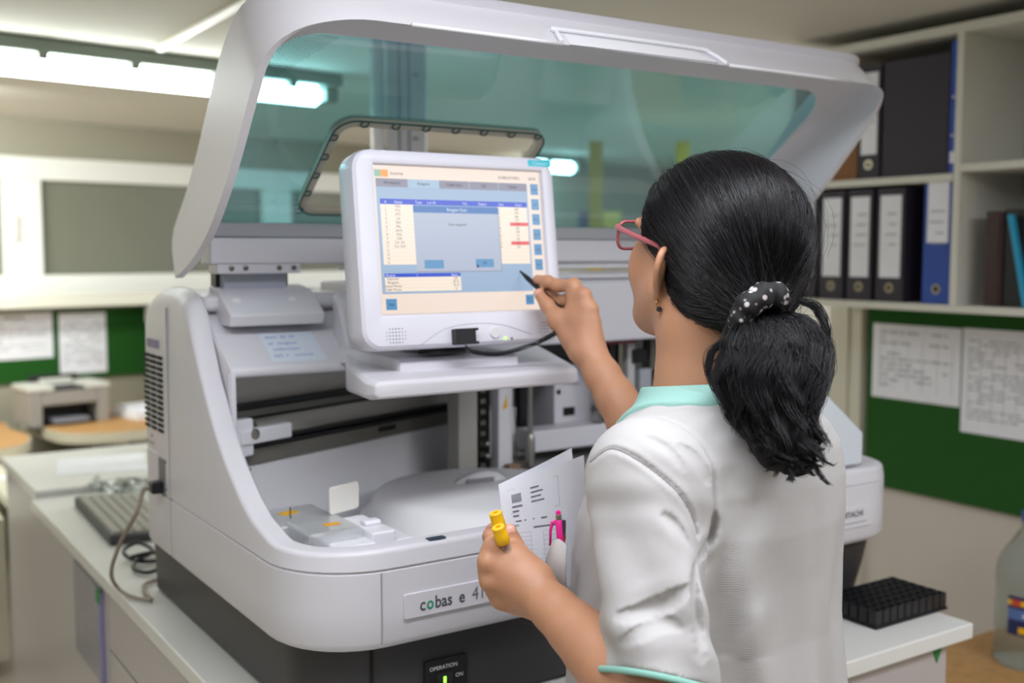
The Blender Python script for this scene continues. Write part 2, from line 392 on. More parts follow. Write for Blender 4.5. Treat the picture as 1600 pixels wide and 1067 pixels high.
# low cabinet in front of the desks
cb = thing('drawer_cabinet', 'low cream drawer cabinet on black castors at the left border', 'cabinet', (-.2, 2.95, 0))
MB().box((-.62, 2.75, .06), (.03, 3.35, .57)).build('body', cream, cb, bevel=.006)
for z in (.08, .25, .42): MB().box((-.60, 2.742, z), (.01, 2.752, z+.15)).build('drawer', cream, cb, bevel=.003)
for x in (-.56, -.02):
    for y in (2.8, 3.3): MB().lathe([(.001, -.012), (.026, -.012), (.026, .012), (.001, .012)], (x, y, .03), 14, axis=(1, 0, 0)).build('castor', black, cb)
lt = thing('side_table', 'low cream table strewn with papers before the desks', 'table', (.3, 3.0, 0))
MB().box((.04, 2.62, .60), (.72, 3.50, .635)).build('tabletop', cream, lt, bevel=.004)
for x in (.08, .66):
    for y in (2.68, 3.42): MB().box((x, y, 0), (x+.03, y+.03, .6)).build('leg', cream, lt)
for i, (x, y, z, rz, lab) in enumerate(((.10, 2.9, .6355, .3, 'loose white sheet lying left on the low cream table'), (.42, 3.05, .6355, -.2, 'white sheet pile lying right on the low cream table'))):
    tag(MB().box((x, y, z), (x+.21, y+.297, z+.006+.01*i), rz=rz).build('paper_stack', paper), lab, 'paper')
tag(MB().box((-.45, 2.95, .5705), (-.16, 3.2, .585), rz=.2).build('paper_stack', paper), 'white papers on top of the low drawer cabinet', 'paper')
# printer
pr = thing('laser_printer', 'small grey laser printer with open black paper tray', 'printer', (.475, 4.03, DZ), .16)
pg = mat('printer_grey', srgb(156, 152, 146), .5); pw = mat('printer_light', srgb(206, 206, 200), .5)
m = MB().box((-.18, -.10, 0), (-.125, .13, .16)).box((.125, -.10, 0), (.18, .13, .16)).box((-.125, -.10, .095), (.125, .13, .16)).box((-.125, .03, 0), (.125, .13, .095))
m.build('body', pg, pr, bevel=.006, local=True)
MB().box((-.185, -.105, .160), (-.07, .13, .185)).box((.07, -.105, .160), (.185, .13, .185)).box((-.07, .05, .160), (.07, .13, .20)).build('top_cover', pw, pr, bevel=.007, local=True)
MB().box((-.07, -.10, .161), (.07, .05, .172)).box((-.11, .10, .172), (.11, .125, .215)).build('output_tray', black, pr, bevel=.003, local=True)
MB().box((-.125, -.09, .004), (.125, .03, .012)).box((-.125, .02, .01), (.125, .029, .094)).build('input_tray', black, pr, bevel=.002, local=True)
MB().box((-.08, -.12, .013), (.08, .015, .032)).build('paper_slot', mat('grey_sheet', srgb(130, 132, 142), .7), pr, bevel=.003, local=True)
# things on the desk right of the printer
tag(MB().box((.74, 3.93, DZ+.0005), (1.0, 4.16, DZ+.035), rz=.3).box((.76, 3.94, DZ+.035), (1.0, 4.15, DZ+.05), rz=.15).build('paper_stack', paper), 'loose white papers on the beech desk right of the printer', 'paper')
spk = thing('box_file', 'black upright box with white top standing behind the analyzer on the desk', 'box', (1.02, 4.30, DZ))
MB().box((.955, 4.22, DZ+.0005), (1.12, 4.36, DZ+.43)).build('body', black, spk, bevel=.005)
MB().box((.95, 4.22, DZ+.43), (1.125, 4.365, DZ+.52)).build('top_box', pw, spk, bevel=.005)
# bottle with blue and yellow cap + white canister behind the machine on the rear bench
bx = thing('spray_bottle', 'slim clear bottle with blue collar and yellow cap behind the analyzer', 'bottle', (.48, 2.32, .8385))
MB().lathe([(.026, 0), (.028, .01), (.028, .20), (.024, .24), (.012, .26), (.012, .27)], (.48, 2.32, .8385), 20).build('body', mat('cloudy_plastic', srgb(196, 196, 186), .4), bx, smooth='angle')
MB().lathe([(.017, .268), (.019, .275), (.017, .305), (.010, .31)], (.48, 2.32, .8385), 20).build('collar', mat('collar_blue', srgb(110, 170, 215), .4), bx, smooth='angle')
MB().lathe([(.010, .308), (.013, .312), (.013, .335), (.006, .345)], (.48, 2.32, .8385), 20).build('cap', yellow, bx, smooth='angle')
cn = thing('canister', 'white rounded canister behind the analyzer on the rear bench', 'canister', (.44, 2.12, .8385))
MB().lathe([(.05, 0), (.058, .01), (.06, .08), (.055, .12), (.035, .15), (.018, .16)], (.44, 2.12, .8385), 24).build('body', white3, cn, smooth='angle')
MB().lathe([(.019, .158), (.02, .175), (.001, .176)], (.44, 2.12, .8385), 16).build('cap', white2, cn, smooth='angle')

# ================================================================ ANALYZER
AN = thing('immunoassay_analyzer', 'big white benchtop laboratory analyzer with its teal-windowed lid raised', 'analyzer', (.6, .39, .82))
SIDE = np.array([(-.02, 1.088), (0, 1.088), (.05, 1.086), (.12, 1.088), (.197, 1.106), (.24, 1.127), (.275, 1.150), (.304, 1.170), (.345, 1.205), (.38, 1.243), (.425, 1.300), (.46, 1.355), (.485, 1.400), (.51, 1.422), (.55, 1.432), (.60, 1.435), (.66, 1.434), (.70, 1.428), (.735, 1.412), (.76, 1.385), (.775, 1.345)])
def SH(y): return float(np.interp(y, SIDE[:, 0], SIDE[:, 1]))
def outline(ins, x0=0., x1=1.255, y0=0., y1=.775, R=.13, rb=.03, n=9, Rr=.10):
    pts = [(x0+ins, y) for y in np.linspace(y1-rb, y0+R, 46)][:-1]
    for k in range(n+1):
        a = math.pi+math.pi/2*k/n; pts.append((x0+R+(R-ins)*math.cos(a), y0+R+(R-ins)*math.sin(a)))
    pts += [(x, y0+ins) for x in np.linspace(x0+R, x1-Rr, 14)[1:-1]]
    for k in range(n+1):
        a = -math.pi/2+math.pi/2*k/n; pts.append((x1-Rr+(Rr-ins)*math.cos(a), y0+Rr+(Rr-ins)*math.sin(a)))
    pts += [(x1-ins, y) for y in np.linspace(y0+Rr, y1-rb, 46)][1:]
    for sx, a0 in ((1, 0), (-1, 90)):
        c = x1-rb if sx > 0 else x0+rb
        for k in range(1, 5):
            a = math.radians(a0+90*k/4 if sx > 0 else 90+90*(k-1)/4); pts.append((c+(rb-ins)*math.cos(a), y1-rb+(rb-ins)*math.sin(a)))
    return pts
base_o = outline(0)
def srow(ins, zf):
    return [(x, y, zf(SH(by), by)) for (x, y), (_, by) in zip(outline(ins), base_o)]
def fil(by): return .008+.026*min(1, max(0, (by-.42)/.12))
rows = [srow(.030, lambda h, y: .943), srow(.012, lambda h, y: .945), srow(.004, lambda h, y: .950), srow(0, lambda h, y: .958),
        srow(0, lambda h, y: 1.0), srow(0, lambda h, y: 1.056), srow(.003, lambda h, y: 1.0572), srow(.003, lambda h, y: 1.0595), srow(.0, lambda h, y: 1.061)]
for k in np.linspace(0, 1, 6):
    rows.append([(x, y, SH(by)-fil(by)*(1-math.sin(k*math.pi/2))) for (x, y), (_, by) in zip([(px_, py_) for px_, py_ in outline(0)], base_o)])
    # inward offset that grows with the fillet
    o_ = []
    for j, (_, by) in enumerate(base_o):
        r_ = fil(by)*(1-math.cos(k*math.pi/2))+.003; q = outline(r_)[j] if False else None
        o_.append(r_)
    base = np.array(base_o); inn = np.array(outline(.01)); dirv = (inn-base)/.01
    rows[-1] = [(base[j, 0]+dirv[j, 0]*o_[j], base[j, 1]+dirv[j, 1]*o_[j], rows[-1][j][2]) for j in range(len(base))]
rows += [srow(.034, lambda h, y: h+.0005), srow(.038, lambda h, y: h-.004), srow(.040, lambda h, y: h-.02), srow(.042, lambda h, y: min(h-.03, 1.02)), srow(.044, lambda h, y: .985)]
sh = MB().grid(rows, closed=True)
shell = sh.build('body_shell', white, AN, smooth='angle')
for s in (.117, ):
    MB().box((s-.0008, -.0006, .955), (s+.0008, .01, 1.056)).build('panel_seam', groove, shell)
MB().box((-.0006, .599, .955), (.003, .6003, 1.40)).build('panel_seam', groove, shell)
# rear housing filling the back of the machine and closing the top
m = MB(); m.box((.03, .72, .96), (1.225, .765, 1.425)); m.box((.036, .50, 1.395), (1.219, .76, 1.425)); m.build('rear_housing', white, AN, bevel=.012)
# charcoal base
def brow(ins, z, xr=0.): return [(x-(xr if x > .6 else 0), y, z) for x, y in outline(ins, .035, 1.250, .03, .86, .12, .012)]
m = MB().grid([brow(.004, .826, .036), brow(.003, .85, .028), brow(.002, .89, .012), brow(0, .93, .002), brow(0, .95)], closed=True)
n_ = len(brow(0, 0)); m.add(brow(.004, .826, .036), [tuple(range(n_))]); base = m.build('base', darkp, AN, smooth='angle')
MB().box((.1155, .0285, .83), (.1172, .04, .95)).build('panel_seam', blackm, base)
for x, y in ((.15, .15), (.95, .15), (.15, .68), (.95, .68)): MB().lathe([(.02, .8205), (.022, .83)], (x, y, 0), 16).build('foot', black, base)
# operation switch
sw = MB().box((.199, .0255, .83), (.271, .034, .902)).build('switch_panel', blackm, base, bevel=.002)
m = MB(); add_text(m, 'OPERATION', .0085, lambda u, v: (.2055+u, .0250, .888+v)); add_text(m, 'ON', .0085, lambda u, v: (.249+u, .0250, .871+v)); add_text(m, 'OFF', .0085, lambda u, v: (.249+u, .0250, .848+v))
m.build('lettering', mat('print_white', srgb(215, 215, 215), .6), sw)
m = MB().box((.216, .0225, .84), (.243, .0258, .883)); m.build('switch', black, sw, bevel=.0015)
MB().box((.2275, .0215, .868), (.2315, .0228, .877)).build('indicator_lamp', mat('led_green', srgb(120, 255, 60), .4, emit=(.25, 1, .05, 1), estr=3), sw)
# tray floor and interior walls
m = MB(); m.prism(outline(.041), .975, .99, lambda u, v, w_: (u, v, w_)); m.build('tray', white2, AN)
MB().box((1.02, .034, 1.05), (1.222, .30, 1.0885)).build('right_deck', white, AN, bevel=.004)
# name plate
npl = MB().prism([(u, v) for u, v in rrect(.42, .036, .003)], 0, .004, lambda u, v, w_: (.36+u, -w_-.0002, 1.0025+v)).build('name_plate', white, AN, bevel=.0012)
m = MB(); tx = .174
for s_, mi in (('c', 0), ('o', 1), ('bas', 0), ('e', 0), ('411', 2)):
    vs_, _f = text_geo(s_, .032)
    if s_ == 'o':
        w_ = max(v[0] for v in vs_)-min(v[0] for v in vs_)
    add_text(m, s_, .0255 if s_ != '411' else .0275, lambda u, v, x=tx: (x+u, -.0047, .9935+v), mi, bold=(s_ != '411'), sx=.86)
    tx += {'c': .0108, 'o': .0136, 'bas': .0395, 'e': .0220, '411': 0}[s_]
m.build('lettering', [mat('print_grey', srgb(84, 86, 92), .6), mat('print_green', srgb(20, 150, 110), .6), mat('print_grey_light', srgb(110, 112, 118), .6)], npl)
hpl = MB().prism([(u, v) for u, v in rrect(.10, .040, .004)], 0, .003, lambda u, v, w_: (1.10+u, -w_-.0002, 1.0+v)).build('name_plate', white, AN, bevel=.001)
m = MB(); add_text(m, 'HITACHI', .0152, lambda u, v: (1.066+u, -.0038, 1.001+v), 0, bold=True); m.box((1.062, -.0036, .989), (1.136, -.003, .990))
m.build('lettering', mat('print_dark', srgb(60, 62, 70), .6), hpl)
MB().box((.196, .006, 1.0885), (.224, .018, 1.0905)).build('latch_sensor', mat('blue_black', srgb(52, 66, 84), .4), AN, bevel=.001)
# vent grille: one mesh of slots
m = MB()
for j in range(3):
    for i in range(14):
        y = .635+j*.043; z = 1.172+i*.0102
        m.box((-.0012, y, z), (.004, y+.030, z+.0052))
m.build('vent_grille', blackm, AN)
m = MB().box((-.0008, .655, 1.323), (.004, .725, 1.338)); m.build('rating_label', mat('label_mauve', srgb(150, 144, 170), .7, var=.15, vscale=160), AN)
# power inlet and its cable
pi_ = MB().box((-.0015, .628, 1.058), (.004, .668, 1.125)).build('power_inlet', mat('inlet_grey', srgb(120, 120, 124), .5), AN, bevel=.002)
MB().box((-.022, .636, 1.062), (-.001, .662, 1.084)).build('plug', black, pi_, bevel=.003)
m = MB().box((-.0012, .675, 1.03), (.004, .74, 1.13)); m.build('service_flap', white, AN, bevel=.001)
m = MB()
add_text(m, 'POWER INPUT', .0085, lambda u, v: (-.0009, .745-u, 1.141+v)); 
for y_, z_ in ((.7105, 1.1575), (.6232, 1.0715), (.6232, 1.1215)): MB().lathe([(.0022, -.002), (.0022, .0008), (.001, .0012)], (0, y_, z_), 10, axis=(-1, 0, 0)).build('screw', steeld, AN)
m.build('marking', mat('mark_grey', srgb(110, 108, 118), .7), AN)
tag(MB().tube(cr([(-.0262, .648, 1.073), (-.035, .65, 1.068), tuple(A(214, 800, 'x', -.055)), tuple(A(189, 846, 'x', -.065)), tuple(A(174, 893, 'x', -.055)), tuple(A(183, 917, 'x', -.035)), tuple(A(205, 932, 'z', .8265)), tuple(A(236, 937, 'z', .8265)), (.010, .835, .8265), (.028, .885, .8265), (.09, .905, .8265), (.16, .91, .8265)], 8), .0038, 10).build('power_cable', mat('cable_taupe', srgb(150, 136, 126), .5), smooth=True), 'taupe power cable looping from the left side of the analyzer to the bench', 'cable')
tag(MB().tube(cr([(.10, 1.02, .829), (.05, 1.05, .829), (.035, 1.10, .84), (.07, 1.12, .85), (.09, 1.07, .84), (.045, 1.03, .835), (.03, .99, .829), (.05, .95, .829), (.09, .96, .84), (.08, 1.02, .85), (.04, 1.06, .836), (.09, 1.10, .829), (.16, 1.08, .829)], 8), .0045, 8).build('coiled_cable', black, smooth=True), 'black coiled cable lying behind the left corner of the analyzer', 'cable')

# --- hood over the back of the opening
def xprism(mb, prof, x0, x1, mi=0): return mb.prism(prof, x0, x1, lambda u, v, w_: (w_, u, v), mi)
hood = xprism(MB(), [(.388, 1.300), (.391, 1.308), (.484, 1.368), (.572, 1.424), (.62, 1.424), (.62, 1.39), (.58, 1.39), (.402, 1.292), (.392, 1.292)], .042, .30).build('hood', white, AN, bevel=.005)
MB().box((.042, .388, 1.085), (.052, .62, 1.30)).build('hood_cheek', white, AN, bevel=.003)
xprism(MB(), [(.391, 1.300), (.484, 1.366), (.572, 1.42), (.62, 1.42), (.62, 1.08), (.391, 1.08)], .0405, .046).build('hood_cheek', white, AN, bevel=.002)
xprism(MB(), [(.44, 1.312), (.437, 1.33), (.44, 1.432), (.455, 1.442), (.62, 1.442), (.62, 1.40), (.47, 1.40), (.47, 1.312)], .30, 1.155).build('hood_panel', white, AN, bevel=.004)
xprism(MB(), [(.445, 1.4425), (.445, 1.452), (.60, 1.456), (.60, 1.4425)], .56, 1.14).build('hood_ledge', white, AN, bevel=.003)
# handwritten note on the hood
sd = np.array([0, .093, .060]); sd /= np.linalg.norm(sd); sn = np.array([0, -sd[2], sd[1]])
m = MB(); NO = np.array([.118, .399, 1.3131])
F = lambda u, v, k=.0: NO+np.array([u, 0, 0])+sd*v+sn*k
m.add([F(*c, k) for k in (.0002, .0008) for c in ((0, 0), (.098, 0), (.098, .08), (0, .08))], [(0, 3, 2, 1), (4, 5, 6, 7), (0, 1, 5, 4), (1, 2, 6, 5), (2, 3, 7, 6), (3, 0, 4, 7)])
for s_, x_, y_ in (('start  8h 30', .008, .066), ('all  reagent', .008, .048), ('calibration', .012, .032), ('QC 1   control', .008, .014)):
    add_text(m, s_, .0115, lambda u, v, a=x_, b=y_: F(a+u, b+v*.8, .0011), 1)
tag(m.build('handwritten_note', [mat('note_paper', srgb(218, 226, 238), .6), inkb]), 'pale note with faint blue handwriting stuck on the analyzer hood', 'note')
# hinge block
hb = xprism(MB(), [(.446, 1.372), (.440, 1.392), (.50, 1.432), (.55, 1.440), (.56, 1.40), (.50, 1.372)], .062, .232).build('hinge_cover', white, AN, bevel=.004)
for x in (.085, .185): MB().lathe([(.008, 0), (.006, .0008), (.001, .001)], (x, .474, 1.4155), 14, axis=(0, -.55, .83)).build('screw_cap', white2, hb)
MB().box((.075, .51, 1.43), (.19, .535, 1.475)).build('hinge_strap', mat('hinge_blue_grey', srgb(176, 182, 196), .5), AN, bevel=.003)
MB().box((.068, .53, 1.425), (.085, .56, 1.462)).build('hinge_bracket', black, AN, bevel=.002); MB().box((.19, .53, 1.425), (.2, .56, 1.462)).build('hinge_bracket', black, AN, bevel=.002)

# --- lid, raised
def ring(side, ins, R, x0=-.012, x1=1.238, off=0.):
    q = np.array(cr([(y, z) for y, z in side], 6)); t = np.gradient(q, axis=0); t /= np.linalg.norm(t, axis=1)[:, None]
    q = q+np.stack([-t[:, 1], t[:, 0]], 1)*off*-1
    s = np.r_[0, np.cumsum(np.linalg.norm(np.diff(q, axis=0), axis=1))]; L_ = s[-1]
    ss = np.r_[np.linspace(0, L_-R, 26)[:-1], L_-R+R*np.sin(np.linspace(0, math.pi/2, 12))]
    y = np.interp(ss, s, q[:, 0]); z = np.interp(ss, s, q[:, 1])
    xo = R-np.sqrt(np.maximum(R*R-np.maximum(0, ss-(L_-R))**2, 0))
    Lf = [(x0+ins+a, b, c) for a, b, c in zip(xo, y, z)]; Rt = [(x1-ins-a, b, c) for a, b, c in zip(xo, y, z)][::-1]
    mid = [(x, y[-1], z[-1]) for x in np.linspace(x0+ins+R, x1-ins-R, 12)[1:-1]]
    return [np.array(p) for p in Lf+mid+Rt]
RIM = [(.495, 1.454), (.41, 1.482), (.328, 1.522), (.256, 1.576), (.195, 1.635), (.14, 1.695), (.09, 1.748), (.045, 1.784), (0, 1.803)]
OUT = [(.523, 1.500), (.512, 1.534), (.443, 1.588), (.38, 1.648), (.32, 1.715), (.262, 1.778), (.20, 1.823), (.13, 1.847), (.055, 1.853)]
GL = [(.50, 1.545), (.456, 1.578), (.412, 1.611), (.368, 1.645), (.325, 1.678), (.281, 1.711), (.237, 1.744), (.193, 1.777), (.15, 1.810)]
INB = [(.50, 1.535), (.45, 1.572), (.40, 1.612), (.35, 1.65), (.30, 1.69), (.25, 1.728), (.20, 1.766), (.13, 1.806), (.055, 1.832)]
INB2 = [(.50, 1.52), (.44, 1.553), (.38, 1.595), (.325, 1.64), (.275, 1.68), (.225, 1.722), (.165, 1.765), (.105, 1.80), (.035, 1.826)]
rim_o = ring(RIM, 0, .13); out_o = ring(OUT, .004, .13)
mixr = lambda a, b, t: [p*(1-t)+q*t for p, q in zip(a, b)]
rows = [ring(RIM, .013, .117), rim_o, mixr(rim_o, out_o, .08), mixr(rim_o, out_o, .5), out_o]
top2 = ring([(y-.006, z+.010) for y, z in OUT], .014, .12); top3 = ring([(y-.008, z+.012) for y, z in OUT], .030, .105)
g_up = ring([(y+.002, z+.008) for y, z in GL], .052, .075); g = ring(GL, .052, .075); inb = ring(INB, .034, .095); inb2 = ring(INB2, .018, .11)
rows += [top2, top3, g_up, g, inb, inb2, ring(RIM, .013, .117)]
lid = MB().grid(rows).build('lid', white, AN, smooth='angle', weld=True)
# finger grip on the front bar of the lid
m = MB(); gp = lambda u, v, w_: (u, -.002-w_+(v-1.803)*1.05, v)
pr_ = [(.42, 1.806), (.425, 1.826), (.44, 1.830), (.70, 1.830), (.735, 1.824), (.755, 1.806)]
m.tube([gp(u, v, .002) for u, v in cr(pr_, 5)], .0035, 8); m.prism([(.435, 1.804), (.437, 1.822), (.70, 1.824), (.74, 1.806)], -.004, .0015, gp)
m.build('lid_grip', white3, lid, smooth='angle')
for ua, ub in ((.17, .42), (.76, 1.06)): MB().tube([gp(u, 1.8035, .0) for u in np.linspace(ua, ub, 5)], .003, 8).build('lid_edge_strip', white3, lid, smooth=True)
# cross bar at the hinge side
cb_ = MB().box((.035, .495, 1.522), (1.19, .53, 1.548)).build('lid_crossbar', mat('bar_grey', srgb(178, 178, 184), .45), lid, bevel=.004)
MB().box((.045, .486, 1.476), (1.18, .54, 1.5215)).build('lid_crossbar', white, lid, bevel=.004)
hp = MB().box((.055, .483, 1.460), (.205, .53, 1.4765)).build('hinge_plate', white, lid, bevel=.002)
for x in (.08, .105, .165, .192): MB().lathe([(.0045, 0), (.0045, .002), (.001, .003)], (x, .4825, 1.470), 10, axis=(0, -1, 0)).build('screw', steeld, hp, smooth='angle')
MB().box((.3, .50, 1.463), (1.15, .535, 1.4765)).build('hinge_rail', white2, lid, bevel=.002)
# teal window with a rounded opening
G0 = np.array([0, .50, 1.545]); GV = np.array([0, -.35, .265]); GLn = np.linalg.norm(GV); GV = GV/GLn; GN = np.cross([1., 0, 0], GV)
def GP(px, py):
    r = ray(px, py); t = (GN@(G0-CAM))/(GN@r); p = CAM+r*t-G0; return float(p[0]), float(p@GV)
gq = lambda u, v, k=0.: G0+np.array([u, 0, 0])+GV*v+GN*k
outer = [(.036, -.01), (1.190, -.01)]+[(1.190-.07+.07*math.cos(a), GLn+.004-.07+.07*math.sin(a)) for a in np.linspace(0, math.pi/2, 8)]+[(.036+.07+.07*math.cos(a), GLn+.004-.07+.07*math.sin(a)) for a in np.linspace(math.pi/2, math.pi, 8)]
hl = [GP(468, 332), GP(521, 184), GP(858, 209)]
u0, v0 = hl[0]; u1, v1 = hl[1]; u2, v2 = hl[2]
print('hole', hl)
HU0 = (u0+u1)/2; HU1 = u2; HV0 = v0; HV1 = (v1+v2)/2
hole = [((HU0+HU1)/2+a, (HV0+HV1)/2+b) for a, b in rrect(HU1-HU0, HV1-HV0, .035, 7)]
from mathutils.geometry import tessellate_polygon
pp = outer+hole
tri = tessellate_polygon([[Vector((*p, 0)) for p in outer], [Vector((*p, 0)) for p in hole]])
m = MB(); m.add([gq(u, v, -.003) for u, v in pp], [tuple(t) for t in tri])
gls = m.build('lid_window', tealglass, lid)
m = MB(); loop = [((HU0+HU1)/2+a, (HV0+HV1)/2+b) for a, b in rrect(HU1-HU0-.014, HV1-HV0-.014, .03, 7)]
outl = [((HU0+HU1)/2+a, (HV0+HV1)/2+b) for a, b in rrect(HU1-HU0+.002, HV1-HV0+.002, .036, 7)]; inl = [((HU0+HU1)/2+a, (HV0+HV1)/2+b) for a, b in rrect(HU1-HU0-.026, HV1-HV0-.026, .024, 7)]
m.grid([[gq(*p, -.009) for p in outl], [gq(*p, .003) for p in outl], [gq(*p, .005) for p in loop], [gq(*p, .003) for p in inl], [gq(*p, -.009) for p in inl], [gq(*p, -.009) for p in outl]], closed=True)
fr_ = m.build('window_frame', mat('frame_beige', srgb(190, 184, 168), .4), gls, smooth='angle')
dteal = mat('clip_teal', srgb(24, 84, 84), .5)
m = MB(); m.tube([gq(*p, .004) for p in outl], .0014, 6, closed=True); m.build('frame_gasket', dteal, gls, smooth=True)
def clip(u, v, ang):
    c, s = math.cos(ang), math.sin(ang); r = []
    for a, b in ((-.006, .001), (-.006, -.006), (-.003, -.009), (.003, -.009), (.006, -.006), (.006, .001)): r.append(gq(u+a*c-b*s, v+a*s+b*c, .0065))
    MB().tube(cr(r, 3), .0011, 6).build('clip', dteal, gls, smooth=True)
for k in range(7): clip(HU0+.045+(HU1-HU0-.07)*k/6, HV1, 0)
for k in range(5): clip(HU0, HV0+.012+(HV1-HV0-.05)*k/4, math.pi/2)
# faint dot screen printed along the upper left corner
m = MB()
for i in range(26):
    for j in range(26):
        u = .045+i*.0038; v = GLn-.006-j*.0038
        if (i+j*.8) < 26-2 and not (i < 12 and j < 12 and math.hypot(12-i, 12-j) > 15.5): m.add([gq(u+a, v+b, -.001) for a, b in ((-.0007, -.0007), (.0007, -.0007), (.0007, .0007), (-.0007, .0007))], [(0, 1, 2, 3)])
m.build('dot_print', mat('dot_grey', srgb(60, 100, 104), .7), gls)

# --- interior
RA = math.radians(21.3); RC, RS = math.cos(RA), math.sin(RA); RP = np.array([.068, .460])
def rb_(mb, s0, s1, o0, o1, z0, z1, mi=0):        # box along the slanted rail plane, o = towards the front
    q = lambda s, o, z: (RP[0]+RC*s+RS*o, RP[1]+RS*s-RC*o, z)
    return mb.hexa([q(s0, o1, z0), q(s1, o1, z0), q(s1, o0, z0), q(s0, o0, z0), q(s0, o1, z1), q(s1, o1, z1), q(s1, o0, z1), q(s0, o0, z1)], mi)
m = MB(); rb_(m, -.02, .62, -.03, -.018, 1.125, 1.30); m.build('interior_wall', mat('int_grey', srgb(205, 203, 196), .5), AN)
m = MB(); rb_(m, -.02, .62, -.02, 0.0, .99, 1.130); m.build('interior_panel', mat('int_white', srgb(244, 244, 247), .45), AN, bevel=.002)
ra = MB(); rb_(ra, -.01, .62, -.018, -.004, 1.213, 1.226); rb_(ra, -.01, .62, -.018, .0, 1.228, 1.237, 1); rb_(ra, -.01, .62, -.018, -.008, 1.207, 1.212, 1)
ra.build('guide_rail', [steeld, black], AN, bevel=.001)
ra = MB(); rb_(ra, -.01, .62, -.018, .004, 1.131, 1.158); rb_(ra, -.01, .62, -.018, .008, 1.160, 1.166, 1); rb_(ra, -.01, .62, -.018, .002, 1.168, 1.173, 1); rb_(ra, .36, .41, .003, .006, 1.143, 1.153, 1)
ra.build('guide_rail', [olive, black], AN, bevel=.001)
lv = MB(); rb_(lv, -.012, .03, .0, .02, 1.150, 1.215); rb_(lv, .0, .115, .006, .024, 1.170, 1.197); rb_(lv, .10, .118, .004, .014, 1.168, 1.182)
lv = lv.build('transport_lever', white3, AN, bevel=.004)
q = lambda s, o, z: (RP[0]+RC*s+RS*o, RP[1]+RS*s-RC*o, z)
MB().lathe([(.009, -.012), (.009, .004), (.004, .006)], q(.028, .022, 1.188), 18, axis=(RS, -RC, 0)).build('pulley_screw', steel, lv, smooth='angle')
MB().lathe([(.022, -.004), (.022, .002), (.02, .003)], q(.03, .003, 1.19), 24, axis=(RS, -RC, 0)).build('pulley', steeld, lv, smooth='angle')
m = MB(); rb_(m, .012, .022, .0, .010, 1.100, 1.128)
for k in range(3): rb_(m, .022, .032, .0, .008, 1.102+k*.010, 1.106+k*.010)
m.build('connector', black, AN)
m = MB(); rb_(m, .34, .76, .05, .085, .99, 1.052); m.build('disk_backing', white2, AN, bevel=.006)
# round reagent disk cover
dk = MB().lathe([(.222, .99), (.225, .995), (.225, 1.030), (.222, 1.034), (.212, 1.036), (.208, 1.042), (.200, 1.064), (.188, 1.074), (.165, 1.078), (.08, 1.082), (.001, 1.083)], (.475, .305, 0), 72).build('reagent_disk_cover', white2, AN, smooth='angle')
hd = MB(); H_ = np.array([.485, .335, 1.080])
rr_ = []
for k, (wd, z0, z1) in enumerate(((.004, 0, .002), (.014, 0, .012), (.018, 0, .018), (.018, 0, .020), (.016, 0, .016), (.004, 0, .003))):
    s = -.05+.02*k; a_ = RA*-.3
    rr_.append([H_+np.array([s*math.cos(a_)-c*math.sin(a_), s*math.sin(a_)+c*math.cos(a_), zz]) for c, zz in ((-wd, z0-.004), (-wd*.8, z1), (wd*.8, z1), (wd, z0-.004))])
hd.grid(rr_); hd.build('disk_handle', white3, dk, smooth=True)
MB().box((.447, .316, 1.080), (.503, .324, 1.091), rz=-.1).build('handle_slot', mat('slot_grey', srgb(150, 150, 154), .5), dk, bevel=.003)
# left inner unit: clear covers, block with slot, warning stickers, tilted plate
un = MB().box((.10, .11, .99), (.165, .20, 1.068)).box((.165, .125, .99), (.205, .24, 1.078)).box((.205, .125, .99), (.235, .23, 1.062)).box((.235, .125, .99), (.262, .20, 1.045)).build('pipette_station', white3, AN, bevel=.004)
MB().box((.117, .1085, .995), (.134, .115, 1.064)).build('slot', blackm, un)
MB().box((.172, .165, 1.078), (.200, .185, 1.086)).build('step_block', white3, un, bevel=.003)
m = MB().box((.055, .22, 1.03), (.16, .34, 1.082)); m.build('clear_cover', milky, AN, bevel=.004)
m = MB().box((.070, .14, 1.045), (.158, .24, 1.086)); m.build('clear_cover', milky, AN, bevel=.006)
m = MB().box((.060, .23, .99), (.155, .33, 1.04)); m.build('wash_station', mat('station_grey', srgb(198, 198, 198), .4), AN, bevel=.006)
for x, y, r_ in ((.08, .18, .012), (.11, .17, .009), (.095, .21, .011), (.13, .22, .012), (.14, .29, .007)): MB().lathe([(r_, 1.0), (r_, 1.052), (r_*.6, 1.058), (r_*.55, 1.050)], (x, y, 0), 16).build('wash_nozzle', mat('nozzle_grey', srgb(185, 185, 182), .25), AN, smooth='angle')
MB().box((.085, .285, 1.0825), (.115, .305, 1.0832), rz=.4).build('warning_sticker', yellow, AN); MB().box((.11, .17, 1.0865), (.135, .185, 1.087)).build('warning_sticker', orange, AN)
MB().tube([(.09, .262, 1.045), (.09, .262, 1.10)], .0012, 6).build('probe', steeld, AN)
m = MB().prism(rrect(.062, .044, .006), 0, .005, lambda u, v, w_: (.172+u*.95+w_*.2, .245+u*.3-w_, 1.108+v+u*.02)); m.build('cover_plate', mat('plate_warm_white', srgb(228, 226, 218), .4), AN, bevel=.0015)
MB().tube([(.16, .245, 1.062), (.215, .262, 1.064)], .004, 8).build('plate_hinge', mat('hinge_grey', srgb(150, 150, 148), .4), AN)
MB().box((.155, .262, .99), (.22, .285, 1.062)).build('plate_bracket', white2, AN, bevel=.002)
